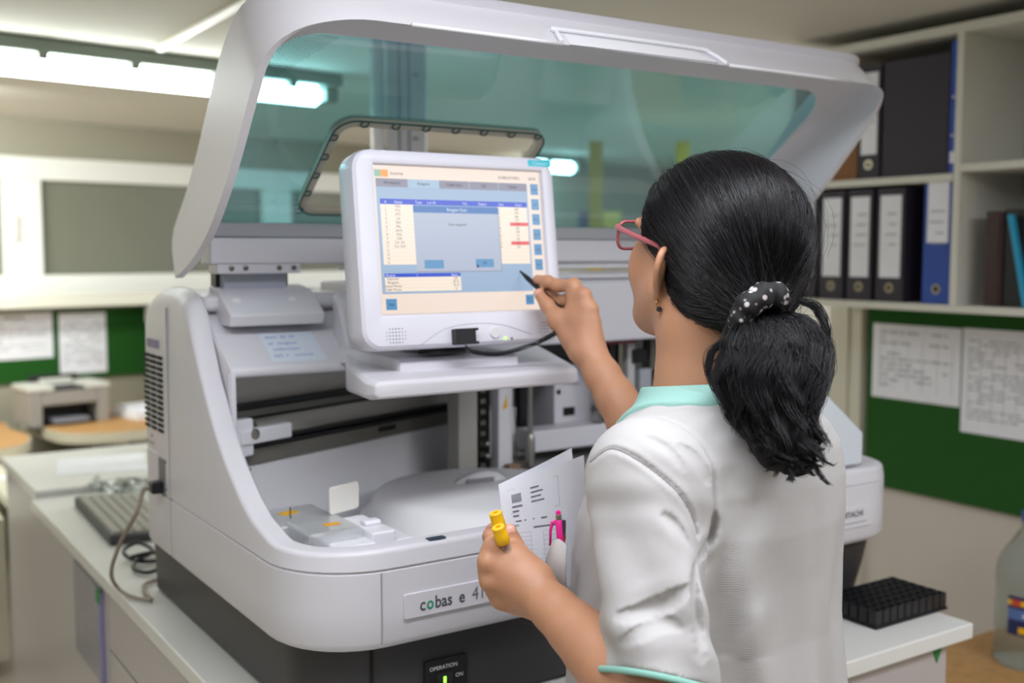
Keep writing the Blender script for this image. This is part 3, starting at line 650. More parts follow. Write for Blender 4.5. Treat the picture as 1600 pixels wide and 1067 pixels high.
# centre: post, chain strip, pipette arm, rods
MB().box((.545, .515, .99), (.590, .56, 1.32)).build('support_post', mat('post_grey', srgb(186, 184, 176), .5), AN, bevel=.003)
m = MB().box((.592, .530, .99), (.628, .56, 1.32), 0)
for k in range(11): m.box((.602, .524, 1.06+k*.022), (.614, .531, 1.069+k*.022), 1)
m.build('drive_chain', [blackm, steeld], AN)
for z in (1.085, 1.11): MB().lathe([(.001, -.007), (.007, 0), (.001, .007)], (.612, .515, z), 12).build('chain_ball', steel, AN, smooth=True)
pa = MB().box((.630, .50, 1.05), (.665, .53, 1.32)).build('pipette_arm', white3, AN, bevel=.003)
MB().prism([(0, 0), (.011, .004), (.009, .030)], 0, .001, lambda u, v, w_: (.640+u, .4995-w_, 1.18+v)).build('warning_sticker', yellow, pa)
MB().tube([(.66, .49, 1.30), (.66, .49, 1.20), (.665, .488, 1.12), (.663, .487, 1.075)], .0014, 6).build('probe', steeld, AN)
MB().tube([(.700, .49, 1.32), (.700, .49, 1.12)], .0052, 14).tube([(.700, .49, 1.125), (.700, .49, 1.115), (.700, .49, 1.06)], [.007, .0105, .0105], 16).build('probe_rod', steel, AN, smooth='angle')
MB().box((.640, .475, 1.055), (.668, .495, 1.07)).build('amber_block', mat('amber', srgb(150, 118, 88), .5), AN, bevel=.003)
MB().box((.60, .43, .99), (1.0, .62, 1.055)).build('inner_deck', mat('deck_grey', srgb(150, 148, 146), .5), AN, bevel=.004)
MB().box((.713, .50, 1.083), (1.10, .56, 1.128)).build('cross_beam', white, AN, bevel=.004)
wb = MB().box((.815, .565, 1.10), (.93, .68, 1.252)).build('white_unit', white, AN, bevel=.004)
m = MB().box((.838, .563, 1.142), (.868, .566, 1.160)); m.lathe([(.006, 0), (.001, .001)], (.826, .5645, 1.195), 14, axis=(0, -1, 0)); m.build('slot', blackm, wb)
MB().box((.84, .555, 1.215), (.875, .566, 1.238)).build('unit_label', mat('lilac_white', srgb(222, 220, 236), .4), wb)
MB().box((.94, .56, 1.10), (1.05, .70, 1.235)).build('grey_unit', mat('unit_grey', srgb(168, 170, 178), .4), AN, bevel=.006)
MB().box((.64, .60, 1.06), (.74, .66, 1.165)).build('inner_block', white2, AN, bevel=.003)
MB().box((.64, .665, 1.06), (1.15, .70, 1.38)).build('rear_panel', mat('rear_grey', srgb(128, 130, 130), .6), AN)
m = MB()
for k in range(5): m.box((.66+k*.03, .63, 1.19+.012*(k % 3)), (.68+k*.03, .662, 1.205+.012*(k % 3)))
m.box((.75, .60, 1.12), (.768, .66, 1.23)); m.box((.70, .62, 1.23), (.80, .66, 1.26)); m.build('cable_clutter', black, AN)
for k, (x, wd, mt) in enumerate(((.885, .012, steel), (.915, .016, black), (.94, .012, steel), (.965, .02, grayp), (1.03, .03, steeld))):
    MB().box((x, .50, 1.13), (x+wd, .53, 1.312)).build('tube_guide', mt, AN, bevel=.002)
MB().box((.975, .49, 1.255), (1.01, .51, 1.285)).build('sensor_block', black, AN, bevel=.002)
MB().box((.895, .485, 1.300), (.975, .50, 1.312)).build('red_bar', mat('dull_red', srgb(140, 60, 80), .5), AN)
MB().box((1.00, .50, 1.13), (1.12, .55, 1.24)).build('grey_panel', mat('unit_grey', srgb(168, 170, 178), .4), AN, bevel=.003)
# console tray in front of the hood
st_ = [(.10, .172, .522, 1.284, 1.303), (.104, .162, .532, 1.282, 1.308), (.125, .156, .540, 1.279, 1.311), (.30, .205, .612, 1.268, 1.318), (.35, .228, .622, 1.278, 1.324), (.385, .244, .630, 1.290, 1.342), (.412, .250, .634, 1.30, 1.376), (.438, .253, .636, 1.32, 1.415), (.46, .254, .636, 1.34, 1.425)]
rows = []
for y, xa, xb, zb, zt in st_:
    c = .006
    rows.append([(xa+c, y, zb), (xa, y, zb+c), (xa, y, zt-c), (xa+c, y, zt), ((xa*3+xb)/4, y, zt), (xb-c, y, zt), (xb, y, zt-c), (xb, y, zb+c), (xb-c, y, zb)])
m = MB().grid(rows, closed=True); m.add(rows[0], [tuple(range(9))[::-1]]); m.add(rows[-1], [tuple(range(9))])
tr = m.build('console_tray', white, AN, smooth='angle', bevel=.004, weld=True)
xr = lambda mb, x0, x1, p: xprism(mb, p, x0, x1)
m = MB(); xr(m, .235, .455, [(.165, 1.306), (.165, 1.326), (.18, 1.331), (.36, 1.336), (.40, 1.33), (.40, 1.306)]); m.build('tray_ledge', white, tr, bevel=.004)

# ================================================================ MONITOR
MY, MT = -.017, .123; MC = np.array([.349, .164, 1.516])
MR = np.array([math.cos(MY), math.sin(MY), 0]); MNn = np.array([math.sin(MY), -math.cos(MY), 0])
MU = np.array([0, 0, 1])*math.cos(MT)-MNn*math.sin(MT); MN = np.cross(MR, MU)     # MN points out of the screen
def mf(u, v, k=0.): return MC+MR*u+MU*v+MN*k
def MP(px, py):
    r = ray(px, py); t = (MN@(MC-CAM))/(MN@r); p = CAM+r*t-MC; return float(p@MR), float(p@MU)
mon = thing('touch_screen_monitor', 'white touch screen monitor lit with a blue reagent window on the analyzer console', 'monitor', (.35, .24, 1.336))
mw = mat('monitor_white', srgb(226, 225, 235), .35)
ml, mr_, mt_, mb_ = MP(556, 390)[0], MP(868, 390)[0], MP(700, 241)[1], MP(720, 540)[1]
print('monitor housing', ml, mr_, mt_, mb_)
CU, CV = (ml+mr_)/2, (mt_+mb_)/2; HW, HH = mr_-ml, mt_-mb_
def loop(w_, h_, r, k, bulge=0.): return [mf(CU+a, CV+b, k) for a, b in rrect(w_, h_, r, 6)]
rows = [loop(HW-.10, HH-.10, .02, -.085), loop(HW-.03, HH-.03, .03, -.075), loop(HW, HH, .03, -.045), loop(HW+.004, HH+.004, .032, -.012), loop(HW, HH, .03, .004), loop(HW-.010, HH-.010, .025, .0085)]
SCW, SCH = .304, .228
def sl(a, k): return [mf(x, y, k) for x, y in rrect(SCW+a, SCH+a, .002, 6)]
rows += [sl(.012, .009), sl(.004, .0075), sl(.001, .0005)]
m = MB().grid(rows, closed=True); m.add(rows[0], [tuple(range(len(rows[0])))])
hs = m.build('housing', mw, mon, smooth='angle')
# the lit screen: one mesh, its windows, buttons and lettering as faces
def emi(n, c, s=.95):
    m_ = mat(n, (0.01, .01, .01, 1), .25, emit=c, estr=s); return m_
SC = [emi('ui_cream', srgb(246, 228, 214)), emi('ui_blue_grey', srgb(158, 182, 210)), emi('ui_tab', srgb(140, 138, 156)), emi('ui_blue', srgb(20, 72, 205)), emi('ui_bar', srgb(50, 112, 180)),
      emi('ui_pale', srgb(178, 188, 208)), emi('ui_button', srgb(92, 150, 196)), emi('ui_red', srgb(236, 84, 90)), emi('ui_ink', srgb(60, 58, 74), .6), emi('ui_table', srgb(252, 236, 218)), emi('ui_line', srgb(222, 208, 196)),
      emi('ui_green', srgb(150, 190, 165)), emi('ui_orange', srgb(255, 165, 60)), emi('ui_white', srgb(240, 244, 255)), emi('ui_tab_on', srgb(166, 192, 216))]
m = MB(); X0, Y0 = -SCW/2, SCH/2
def R_(x0, y0, x1, y1, mi, k):              # screen coordinates 0..1000 across, 0..750 down
    u = lambda x: X0+x/1000*SCW; v = lambda y: Y0-y/750*SCH; kk = .0012+k*.00012
    m.add([mf(u(x0), v(y1), kk), mf(u(x1), v(y1), kk), mf(u(x1), v(y0), kk), mf(u(x0), v(y0), kk)], [(0, 1, 2, 3)], mi)
def T_(x, y, s, size=17, mi=8, k=6):
    add_text(m, s, size/1000*SCW*1.25, lambda a, b: mf(X0+x/1000*SCW+a, Y0-y/750*SCH+b, .0012+k*.00012), mi, center=True)
R_(0, 0, 1000, 750, 0, 0); R_(12, 66, 915, 648, 1, 1)
R_(8, 22, 44, 58, 11, 1); R_(44, 22, 84, 58, 12, 1); T_(132, 46, 'Stand-by'); T_(780, 46, '22/08/2019'); T_(850, 46, 'BFG'); T_(948, 46, '08:39')
for i, (s, on) in enumerate((('Workplace', 0), ('Reagent', 1), ('Calibration', 0), ('QC', 0), ('Utility', 0))):
    R_(14+i*180, 66, 190+i*180, 108, 14 if on else 2, 2); T_(102+i*180, 94, s)
R_(30, 168, 905, 196, 3, 2)
for x, s in ((58, '#'), (130, 'Assay'), (245, 'Type'), (320, 'Lot ID'), (520, 'No.'), (625, 'Expiry'), (740, 'Stat'), (850, 'Avail.')): T_(x, 190, s, 16, 13)
R_(30, 196, 215, 500, 9, 2); R_(715, 196, 905, 500, 9, 2)
names = ['TSH', 'FT4', 'FT3', 'LH', 'FSH', 'PRL', 'HCG', 'PSA', 'CEA', 'CA 125', 'CA 19-9', '', '', '', '']
for i in range(15):
    y = 198+i*20.2
    R_(30, y+19, 215, y+20, 10, 3); R_(715, y+19, 905, y+20, 10, 3)
    T_(58, y+15, str(i+1), 13)
    if names[i]: T_(125, y+15, names[i], 14); T_(835, y+15, str(200-i*7), 14); T_(728, y+15, str(i+3), 11)
R_(790, 278, 905, 297, 7, 4); R_(790, 380, 905, 399, 7, 4)
R_(212, 200, 722, 235, 4, 3); T_(467, 225, 'Reagent Scan', 18, 13)
R_(212, 235, 722, 540, 5, 3); T_(467, 300, 'Scan reagents?', 15)
R_(212, 536, 722, 540, 2, 4); R_(718, 235, 722, 540, 2, 4)
R_(258, 478, 370, 522, 6, 4); R_(562, 474, 672, 518, 6, 4); T_(617, 502, 'OK', 15)
m.add([mf(X0+x/1000*SCW, Y0-y/750*SCH, .002) for x, y in ((568, 496), (568, 522), (582, 516))], [(0, 1, 2)], 8)
R_(30, 545, 465, 636, 9, 2); R_(30, 545, 465, 564, 3, 3); T_(62, 561, 'Module', 14, 13); T_(430, 561, 'Status', 14, 13); T_(212, 561, '1', 14, 13)
for i, (s, v) in enumerate((('Operator', 'OK'), ('Reagents', '87 %'), ('Liquid Waste', '45 %'), ('Solid Waste', '0'))): T_(75, 578+i*18, s, 14); T_(435, 578+i*18, v, 14); R_(30, 582+i*18, 465, 583+i*18, 10, 4)
R_(28, 672, 88, 728, 6, 2); T_(58, 706, 'Help', 14); R_(860, 668, 912, 722, 6, 2); T_(886, 690, 'Sample', 10); T_(886, 706, 'Track', 12)
for i, s in enumerate(('Log off', 'Scan', 'Alarm', 'Sys. O.', 'Stop', 'Start')): R_(935, 66+i*82, 985, 126+i*82, 6, 2); T_(960, 100+i*82, s, 11)
m.build('screen', SC, mon)
# lower bezel details
m = MB()
for cxm, sgn in ((MP(615, 525)[0], 1), (MP(850, 505)[0], 1)):
    cv = MP(615, 525)[1]
    for i in range(-3, 4):
        for j in range(-2, 3):
            if abs(i)+abs(j) < 5:
                r_ = .0011-.00012*abs(i); c = (cxm+i*.0052, cv+j*.0052)
                m.add([mf(c[0]+a*r_, c[1]+b*r_, .0091) for a, b in ((-1, -.5), (-.5, -1), (.5, -1), (1, -.5), (1, .5), (.5, 1), (-.5, 1), (-1, .5))], [tuple(range(8))])
m.build('speaker_grille', mat('hole_grey', srgb(80, 80, 96), .7), mon)
arc = [MP(655, 538), MP(690, 515), MP(735, 506), MP(780, 508), MP(825, 522)]
MB().tube([mf(*p, .0088) for p in cr(arc, 6)], .0006, 6).build('bezel_line', mat('line_grey', srgb(188, 186, 198), .5), mon)
hx, hy = MP(718, 527)
def mbox(mb, u0, u1, v0, v1, k0, k1, mi=0): return mb.hexa([mf(u0, v0, k1), mf(u1, v0, k1), mf(u1, v0, k0), mf(u0, v0, k0), mf(u0, v1, k1), mf(u1, v1, k1), mf(u1, v1, k0), mf(u0, v1, k0)], mi)
sg = MB(); mbox(sg, hx-.019, hx+.017, hy-.012, hy+.013, .008, .024); mbox(sg, hx+.012, hx+.021, hy+.009, hy+.013, .012, .026); mbox(sg, hx+.012, hx+.021, hy-.012, hy-.008, .012, .026)
sg.build('pen_holder', black, mon, bevel=.0012)
bx_ = MP(769, 520); MB().lathe([(.0095, .008), (.0095, .0105), (.0085, .0115), (.001, .0112)], mf(bx_[0], bx_[1], 0), 24, axis=MN).build('power_button', white2, mon, smooth='angle')
for pxx, mt in ((785, mat('led_green', (0, 0, 0, 1))), (795, mat('led_amber', srgb(120, 70, 30), .4))):
    p = MP(pxx, 529); MB().lathe([(.0019, .0085), (.0019, .010), (.001, .0105)], mf(p[0], p[1], 0), 12, axis=MN).build('indicator_lamp', mt, mon)
lb = MP(820, 252), MP(856, 262)
m = MB(); mbox(m, lb[0][0], lb[1][0], lb[1][1]-.001, lb[0][1]+.001, .0086, .0093); add_text(m, 'Cleaner', .009, lambda a, b: mf(lb[0][0]+.008+a, (lb[0][1]+lb[1][1])/2-.003+b, .0095), 1)
m.build('sticker', [cyan, mat('pale_cyan', srgb(190, 240, 245), .5)], mon)
# neck to the console
nb = mf(0, -.10, -.06); MB().box((.29, .235, 1.3365), (.41, .33, 1.355)).hexa([(.31, .25, 1.35), (.39, .25, 1.35), (.39, .31, 1.35), (.31, .31, 1.35), (.31, .235, 1.46), (.39, .235, 1.46), (.39, .30, 1.46), (.31, .30, 1.46)]).build('stand', white2, mon, bevel=.006)
# loose black cable behind the lower edge
tag(MB().tube(cr([(.285, .19, 1.339), (.30, .175, 1.340), (.325, .18, 1.338), (.345, .172, 1.339), (.36, .185, 1.338), (.33, .20, 1.338), (.29, .205, 1.338), (.30, .19, 1.341), (.33, .186, 1.343), (.37, .195, 1.34)], 6), .0035, 8).build('monitor_cable', black, smooth=True), 'short black cable bunched under the lower edge of the monitor', 'cable')

# ================================================================ PERSON
class SDF:
    """a sampled distance field that primitives are blended into, meshed with surface nets"""
    def __init__(s, lo, hi, h):
        s.lo = np.array(lo, float); s.h = h; s.n = np.ceil((np.array(hi)-s.lo)/h).astype(int)+1
        s.D = np.full(s.n, .2, np.float32)
    def sub(s, lo, hi):
        a = np.clip(np.floor((np.array(lo)-s.lo)/s.h).astype(int), 0, s.n); b = np.clip(np.ceil((np.array(hi)-s.lo)/s.h).astype(int)+1, 0, s.n)
        if np.any(b <= a): return None
        g = [np.arange(a[i], b[i], dtype=np.float32)*s.h+s.lo[i] for i in range(3)]
        return (slice(a[0], b[0]), slice(a[1], b[1]), slice(a[2], b[2])), g[0][:, None, None], g[1][None, :, None], g[2][None, None, :]
    def mix(s, sl, d, k, op):
        c = s.D[sl]
        if op == 'sub': d = -d; c2 = -c; h = np.maximum(k-np.abs(d-c), 0)/max(k, 1e-6); s.D[sl] = np.maximum(c, d)+h*h*k/4; return
        h = np.maximum(k-np.abs(d-c), 0)/max(k, 1e-6); s.D[sl] = np.minimum(c, d)-h*h*k/4
    def cap(s, a, b, ra, rb, k=.01, op='add', flat=None):
        a, b = np.array(a, float), np.array(b, float); m = max(ra, rb)+k+.012
        q = s.sub(np.minimum(a, b)-m, np.maximum(a, b)+m)
        if q is None: return s
        sl, X, Y, Z = q; d = b-a; L2 = float(d@d)+1e-12
        t = np.clip(((X-a[0])*d[0]+(Y-a[1])*d[1]+(Z-a[2])*d[2])/L2, 0, 1)
        ex, ey, ez = X-(a[0]+t*d[0]), Y-(a[1]+t*d[1]), Z-(a[2]+t*d[2])
        if flat is not None:                     # (normal, factor): thinner along the normal
            n, f = flat; n = np.array(n)/np.linalg.norm(n); w_ = (ex*n[0]+ey*n[1]+ez*n[2])
            dist = np.sqrt(np.maximum(ex*ex+ey*ey+ez*ez-w_*w_, 0)+(w_/f)**2)
        else: dist = np.sqrt(ex*ex+ey*ey+ez*ez)
        s.mix(sl, (dist-(ra+(rb-ra)*t)).astype(np.float32), k, op); return s
    def ell(s, c, r, M=None, k=.01, op='add'):
        c, r = np.array(c, float), np.array(r, float); M = np.eye(3) if M is None else np.array(M)   # columns = axes
        ext = np.abs(M)@r+k+.012; q = s.sub(c-ext, c+ext)
        if q is None: return s
        sl, X, Y, Z = q; x, y, z = X-c[0], Y-c[1], Z-c[2]
        u = [(x*M[0, i]+y*M[1, i]+z*M[2, i]) for i in range(3)]
        k0 = np.sqrt(sum((u[i]/r[i])**2 for i in range(3))); k1 = np.sqrt(sum((u[i]/r[i]**2)**2 for i in range(3)))+1e-9
        s.mix(sl, (k0*(k0-1)/k1).astype(np.float32), k, op); return s
    def fun(s, lo, hi, f, k=.01, op='add'):
        q = s.sub(lo, hi)
        if q is None: return s
        sl, X, Y, Z = q; s.mix(sl, f(X, Y, Z).astype(np.float32), k, op); return s
    def mesh(s):
        D = s.D; I = D < 0; n = D.shape
        cnt = np.zeros(tuple(k-1 for k in n), np.uint8)
        sl = lambda o: tuple(slice(o[i], n[i]-1+o[i]) for i in range(3))
        cs = [(a, b, c) for a in (0, 1) for b in (0, 1) for c in (0, 1)]
        for o in cs: cnt += I[sl(o)]
        act = (cnt > 0) & (cnt < 8); idx = np.argwhere(act); vid = np.full(act.shape, -1, np.int32); vid[act] = np.arange(len(idx))
        acc = np.zeros((len(idx), 3)); num = np.zeros(len(idx))
        val = {o: D[idx[:, 0]+o[0], idx[:, 1]+o[1], idx[:, 2]+o[2]] for o in cs}
        for o in cs:
            for ax in range(3):
                if o[ax] == 0:
                    p = list(o); p[ax] = 1; p = tuple(p); a, b = val[o], val[p]; m_ = (a < 0) != (b < 0)
                    t = np.where(m_, a/(a-b+1e-12*(a == b)), 0); q = np.tile(np.array(o, float), (len(idx), 1)); q[:, ax] += t
                    acc[m_] += q[m_]; num[m_] += 1
        Vv = (idx+acc/num[:, None])*s.h+s.lo; F = []
        for ax in range(3):
            o1 = [0, 0, 0]; o1[ax] = 1
            A0 = I[tuple(slice(0, n[i]-o1[i]) for i in range(3))]; A1 = I[tuple(slice(o1[i], n[i]) for i in range(3))]
            e = np.argwhere(A0 != A1); b, c = [i for i in range(3) if i != ax]
            e = e[(e[:, b] > 0) & (e[:, c] > 0) & (e[:, b] < n[b]-1) & (e[:, c] < n[c]-1)]
            sg = A0[e[:, 0], e[:, 1], e[:, 2]]
            def vi(db, dc):
                q = e.copy(); q[:, b] -= db; q[:, c] -= dc; return vid[q[:, 0], q[:, 1], q[:, 2]]
            q = np.stack([vi(1, 1), vi(0, 1), vi(0, 0), vi(1, 0)], 1)
            fl = sg if ax != 1 else ~sg
            q[~fl] = q[~fl][:, ::-1]; F.append(q)
        return Vv, np.concatenate(F)
def np_mesh(name, Vv, F, mats, parent=None, mi=None, smooth=True, relax=0):
    me = bpy.data.meshes.new(name); k = F.shape[1]
    me.vertices.add(len(Vv)); me.vertices.foreach_set('co', np.asarray(Vv, np.float32).ravel())
    me.loops.add(F.size); me.loops.foreach_set('vertex_index', F.astype(np.int32).ravel())
    me.polygons.add(len(F)); me.polygons.foreach_set('loop_start', np.arange(0, F.size, k, dtype=np.int32))
    me.polygons.foreach_set('loop_total', np.full(len(F), k, np.int32))
    for m in (mats if isinstance(mats, (list, tuple)) else [mats]): me.materials.append(m)
    if mi is not None: me.polygons.foreach_set('material_index', np.asarray(mi, np.int32))
    me.update(calc_edges=True); me.validate()
    me.polygons.foreach_set('use_smooth', np.full(len(me.polygons), bool(smooth)))
    o = bpy.data.objects.new(name, me); COL.objects.link(o)
    if parent is not None: o.parent = parent; o.matrix_parent_inverse = WM(parent).inverted()
    if relax:
        md = o.modifiers.new('relax', 'SMOOTH'); md.factor = .5; md.iterations = relax
    return o

# ---- joints (neck, shoulders, elbows, wrists)
SHL = V(1006, 742, 1.215); SHR = V(1218, 712, 1.45)
ELL = V(1030, 1112, 1.125); WRL = V(838, 925, 1.262)
ELR = V(1052, 772, 1.60); WRR = V(921, 552, 1.695)
NECK0 = V(1082, 625, 1.365); NECK1 = V(1095, 505, 1.355)
HC = V(1106, 390, 1.372)                              # centre of the skull
yaw = math.radians(1); pit = math.radians(7)          # looking left of +Y, chin a little up
hf = np.array([-math.sin(yaw)*math.cos(pit), math.cos(yaw)*math.cos(pit), math.sin(pit)])
hr = np.array([math.cos(yaw), math.sin(yaw), 0]); hu = np.cross(hr, hf)
HM = np.stack([hr, hf, hu], 1)
def H(x, y, z): return HC+HM@np.array([x, y, z])
# body frame
byaw = math.radians(8); bf = np.array([-math.sin(byaw), math.cos(byaw), 0]); br = np.array([math.cos(byaw), math.sin(byaw), 0]); bu = np.array([0, 0, 1.])
BM = np.stack([br, bf, bu], 1)
BC = (SHL+SHR)/2+bf*.0; BC = np.array([BC[0], BC[1], 0])
PER = thing('person', 'woman in a white lab tunic with black ponytail, seen from behind, touching the screen', 'person', (BC[0], BC[1], 0))

skin = mat('skin', srgb(190, 138, 106), .5, bump=.12, bscale=260, var=.06, vscale=14, sss=.12)
nailm = mat('nail', srgb(222, 170, 150), .3)
lo = np.array([.05, -.62, .84]); hi = np.array([.95, .16, 1.74])
S = SDF(lo, hi, .0024)
# neck and core
S.cap(NECK0+[0, 0, -.06], NECK1, .058, .050, .02); S.cap(NECK1, H(0, -.02, -.04), .050, .056, .02)
S.cap(H(-.028, .015, -.07), H(-.022, -.0, -.14), .018, .02, .03)
# head
S.ell(H(0, -.012, .022), (.074, .094, .088), HM, .02); S.ell(H(0, .030, -.015), (.064, .062, .085), HM, .03)
S.ell(H(0, .045, -.062), (.050, .046, .050), HM, .03); S.ell(H(0, .074, -.098), (.022, .020, .018), HM, .03)
for sx in (-1, 1):
    S.cap(H(sx*.056, .012, -.052), H(sx*.026, .068, -.094), .020, .018, .03)       # jaw
    S.ell(H(sx*.042, .068, -.030), (.020, .016, .024), HM, .03)                     # cheek
    S.ell(H(sx*.031, .088, .010), (.017, .012, .012), HM, .006, 'sub')              # eye socket
    S.cap(H(sx*.012, .093, .024), H(sx*.048, .080, .026), .007, .006, .012)         # brow
S.cap(H(0, .090, .010), H(0, .112, -.030), .007, .011, .010)                         # nose
for sx in (-1, 1): S.ell(H(sx*.010, .104, -.033), (.008, .009, .007), HM, .006)
S.cap(H(-.018, .089, -.060), H(.018, .089, -.060), .0055, .0055, .006); S.cap(H(-.014, .088, -.070), H(.014, .088, -.070), .0065, .0065, .006)
# ears
for sx in (-1, 1):
    eo = H(sx*.077, -.004, -.030)
    ex = HM@np.array([sx*.80, -.62, 0]); ex /= np.linalg.norm(ex)                     # rearwards and out
    ey = HM@np.array([0, -.18, 1.]); ey /= np.linalg.norm(ey)
    E_ = lambda a, b, c=0: eo+ex*a+ey*b+(HM@np.array([sx, 0, 0]))*c
    rim = cr([E_(-.006, .006, -.002), E_(-.004, .024), E_(.008, .032, .003), (E_(.020, .026, .005)), E_(.024, .010, .005), E_(.019, -.008, .003), E_(.010, -.020, .001), E_(.002, -.029, -.001)], 4)
    for a, b in zip(rim[:-1], rim[1:]): S.cap(a, b, .0038, .0038, .003)
    S.cap(E_(.003, -.026), E_(.000, -.024), .0068, .006, .004)                        # lobe
    S.ell(E_(.008, .004, -.002), (.015, .026, .0035), np.stack([ex, ey, np.cross(ex, ey)], 1), .003)
    S.ell(E_(.006, .000, .004), (.008, .013, .004), np.stack([ex, ey, np.cross(ex, ey)], 1), .003, 'sub')
    S.cap(E_(-.004, -.002, 0), E_(-.005, -.008, 0), .0045, .004, .003)                # tragus
# shoulders / upper arms (beneath the cloth) and forearms
S.cap(NECK0+[0, 0, -.05], SHL+[0, 0, .0], .05, .045, .03); S.cap(NECK0+[0, 0, -.05], SHR, .05, .045, .03)
S.cap(SHL, ELL, .044, .038, .02); S.cap(SHR, ELR, .044, .040, .02)
def limb(a, b, rs, k=.012, flat=None):
    n = len(rs)-1
    for i in range(n): S.cap(a+(b-a)*i/n, a+(b-a)*(i+1)/n, rs[i], rs[i+1], k, flat=flat)
limb(ELL, WRL, [.037, .0395, .038, .034, .029, .0255, .0245])
limb(ELR, WRR, [.039, .041, .038, .034, .030, .0265, .0250])
# ---- left hand: closed round the tubes, back of the hand to the viewer
def chain(pts, rs, k=.006):
    for i in range(len(pts)-1): S.cap(pts[i], pts[i+1], rs[i], rs[i+1], k)
kn = [V(774, 851, 1.276), V(763, 878, 1.270), V(766, 908, 1.272), V(783, 936, 1.282)]       # knuckles index..little
wr = [V(838, 900, 1.272), V(836, 915, 1.262), V(838, 930, 1.262), V(842, 945, 1.270)]
fing_p = [V(768, 838, 1.302), V(764, 874, 1.306), V(766, 904, 1.308), V(784, 932, 1.314)]
for i in range(4): S.cap(wr[i], kn[i], .0185, .0120+.0005*(i < 2), .014)
for i in range(3): S.cap((kn[i]+kn[i+1])/2+FW*.004, (kn[i]+kn[i+1])/2*.6+(wr[i]+wr[i+1])/2*.4+FW*.008, .0105, .014, .012)
for i in range(3): S.cap((fing_p[i]+fing_p[i+1])/2, (kn[i]+kn[i+1])/2+FW*.010, .0075, .008, .01)
S.cap((kn[0]+wr[0])/2+FW*.012, (kn[3]+wr[3])/2+FW*.012, .016, .014, .015)
for i in range(4): S.ell(kn[i]-FW*.004, (.0112, .0108, .0108), None, .006)
fing = [[kn[0], V(768, 838, 1.302), V(772, 830, 1.322), V(790, 834, 1.330)],
        [kn[1], V(764, 874, 1.306), V(776, 870, 1.330), V(794, 874, 1.330)],
        [kn[2], V(766, 904, 1.308), V(778, 898, 1.332), V(796, 900, 1.330)],
        [kn[3], V(784, 932, 1.314), V(792, 924, 1.334), V(808, 924, 1.332)]]
for i, p in enumerate(fing):
    r0 = (.0098, .0100, .0096, .0084)[i]; chain(p, [r0+.0008, r0, r0*.92, r0*.80], .004)
    for q in p[1:3]: S.ell(q, (r0*1.04,)*3, None, .004)
th = [V(828, 890, 1.285), V(808, 866, 1.300), V(800, 847, 1.306), V(796, 829, 1.303)]
chain(th, [.0170, .0125, .0105, .0088], .008)
LTH = th
# ---- right hand: holding the stylus towards the screen
TIP = V(812, 423, 1.785); TIP = A(812, 423, 'y', .155)
rk = [V(896, 447, 1.715), V(912, 462, 1.700), V(922, 483, 1.695), V(924, 505, 1.700)]      # index..little knuckle
rw = [V(902, 545, 1.702), V(912, 548, 1.694), V(922, 552, 1.692), V(930, 556, 1.700)]
for i in range(4): S.cap(rw[i], rk[i], .0175, .0122, .014)
for i in range(4): S.ell(rk[i], (.0112,)*3, None, .008)
rf = [[rk[0], V(872, 446, 1.735), V(856, 440, 1.748), V(840, 437, 1.756)],
      [rk[1], V(884, 470, 1.738), V(868, 468, 1.757), V(855, 457, 1.760)],
      [rk[2], V(900, 490, 1.738), V(884, 492, 1.760), V(870, 478, 1.760)],
      [rk[3], V(908, 512, 1.735), V(894, 516, 1.756), V(880, 502, 1.758)]]
for i, p in enumerate(rf):
    r0 = (.0100, .0100, .0096, .0086)[i]; chain(p, [r0+.001, r0, r0*.92, r0*.82], .004)
    for q in p[1:3]: S.ell(q, (r0*1.05,)*3, None, .004)
rt = [V(893, 530, 1.710), V(872, 500, 1.722), V(856, 478, 1.738), V(842, 459, 1.748)]
chain(rt, [.0185, .0135, .0110, .0088], .009)
S.cap(rt[1], rk[0]+(rw[0]-rk[0])*.5, .013, .013, .015)
Vb, Fb = S.mesh()
fc = Vb[Fb].mean(1); mi = np.zeros(len(Fb), int)
def nail(c, outward, r=.0055):
    c = np.array(c); d = fc-c; o_ = outward/np.linalg.norm(outward)
    mi[(np.linalg.norm(d, axis=1) < r*1.6) & (d@o_ > .0045)] = 1
nail(th[3], -FW+UP*.3); nail(rt[3], -FW+UP*.2-RT*.3)
body = np_mesh('body', Vb, Fb, [skin, nailm], PER, mi, relax=2)
print('body', len(Vb))
# eyes
eye = mat('eye_white', srgb(235, 232, 228), .2); iris = mat('iris_brown', srgb(60, 36, 22), .2)
for sx in (-1, 1):
    c = H(sx*.031, .073, .010); e = MB().lathe([(.001, -.0115), (.008, -.0083), (.0115, 0), (.0103, .005), (.0085, .0077)], c, 20, 0, axis=hf).lathe([(.0062, .0096), (.0085, .0077)], c, 20, 0, axis=hf).lathe([(.0001, .0115), (.0035, .011), (.0062, .0096)], c, 20, 1, axis=hf)
    e.build('eye', [eye, iris], PER, smooth=True)

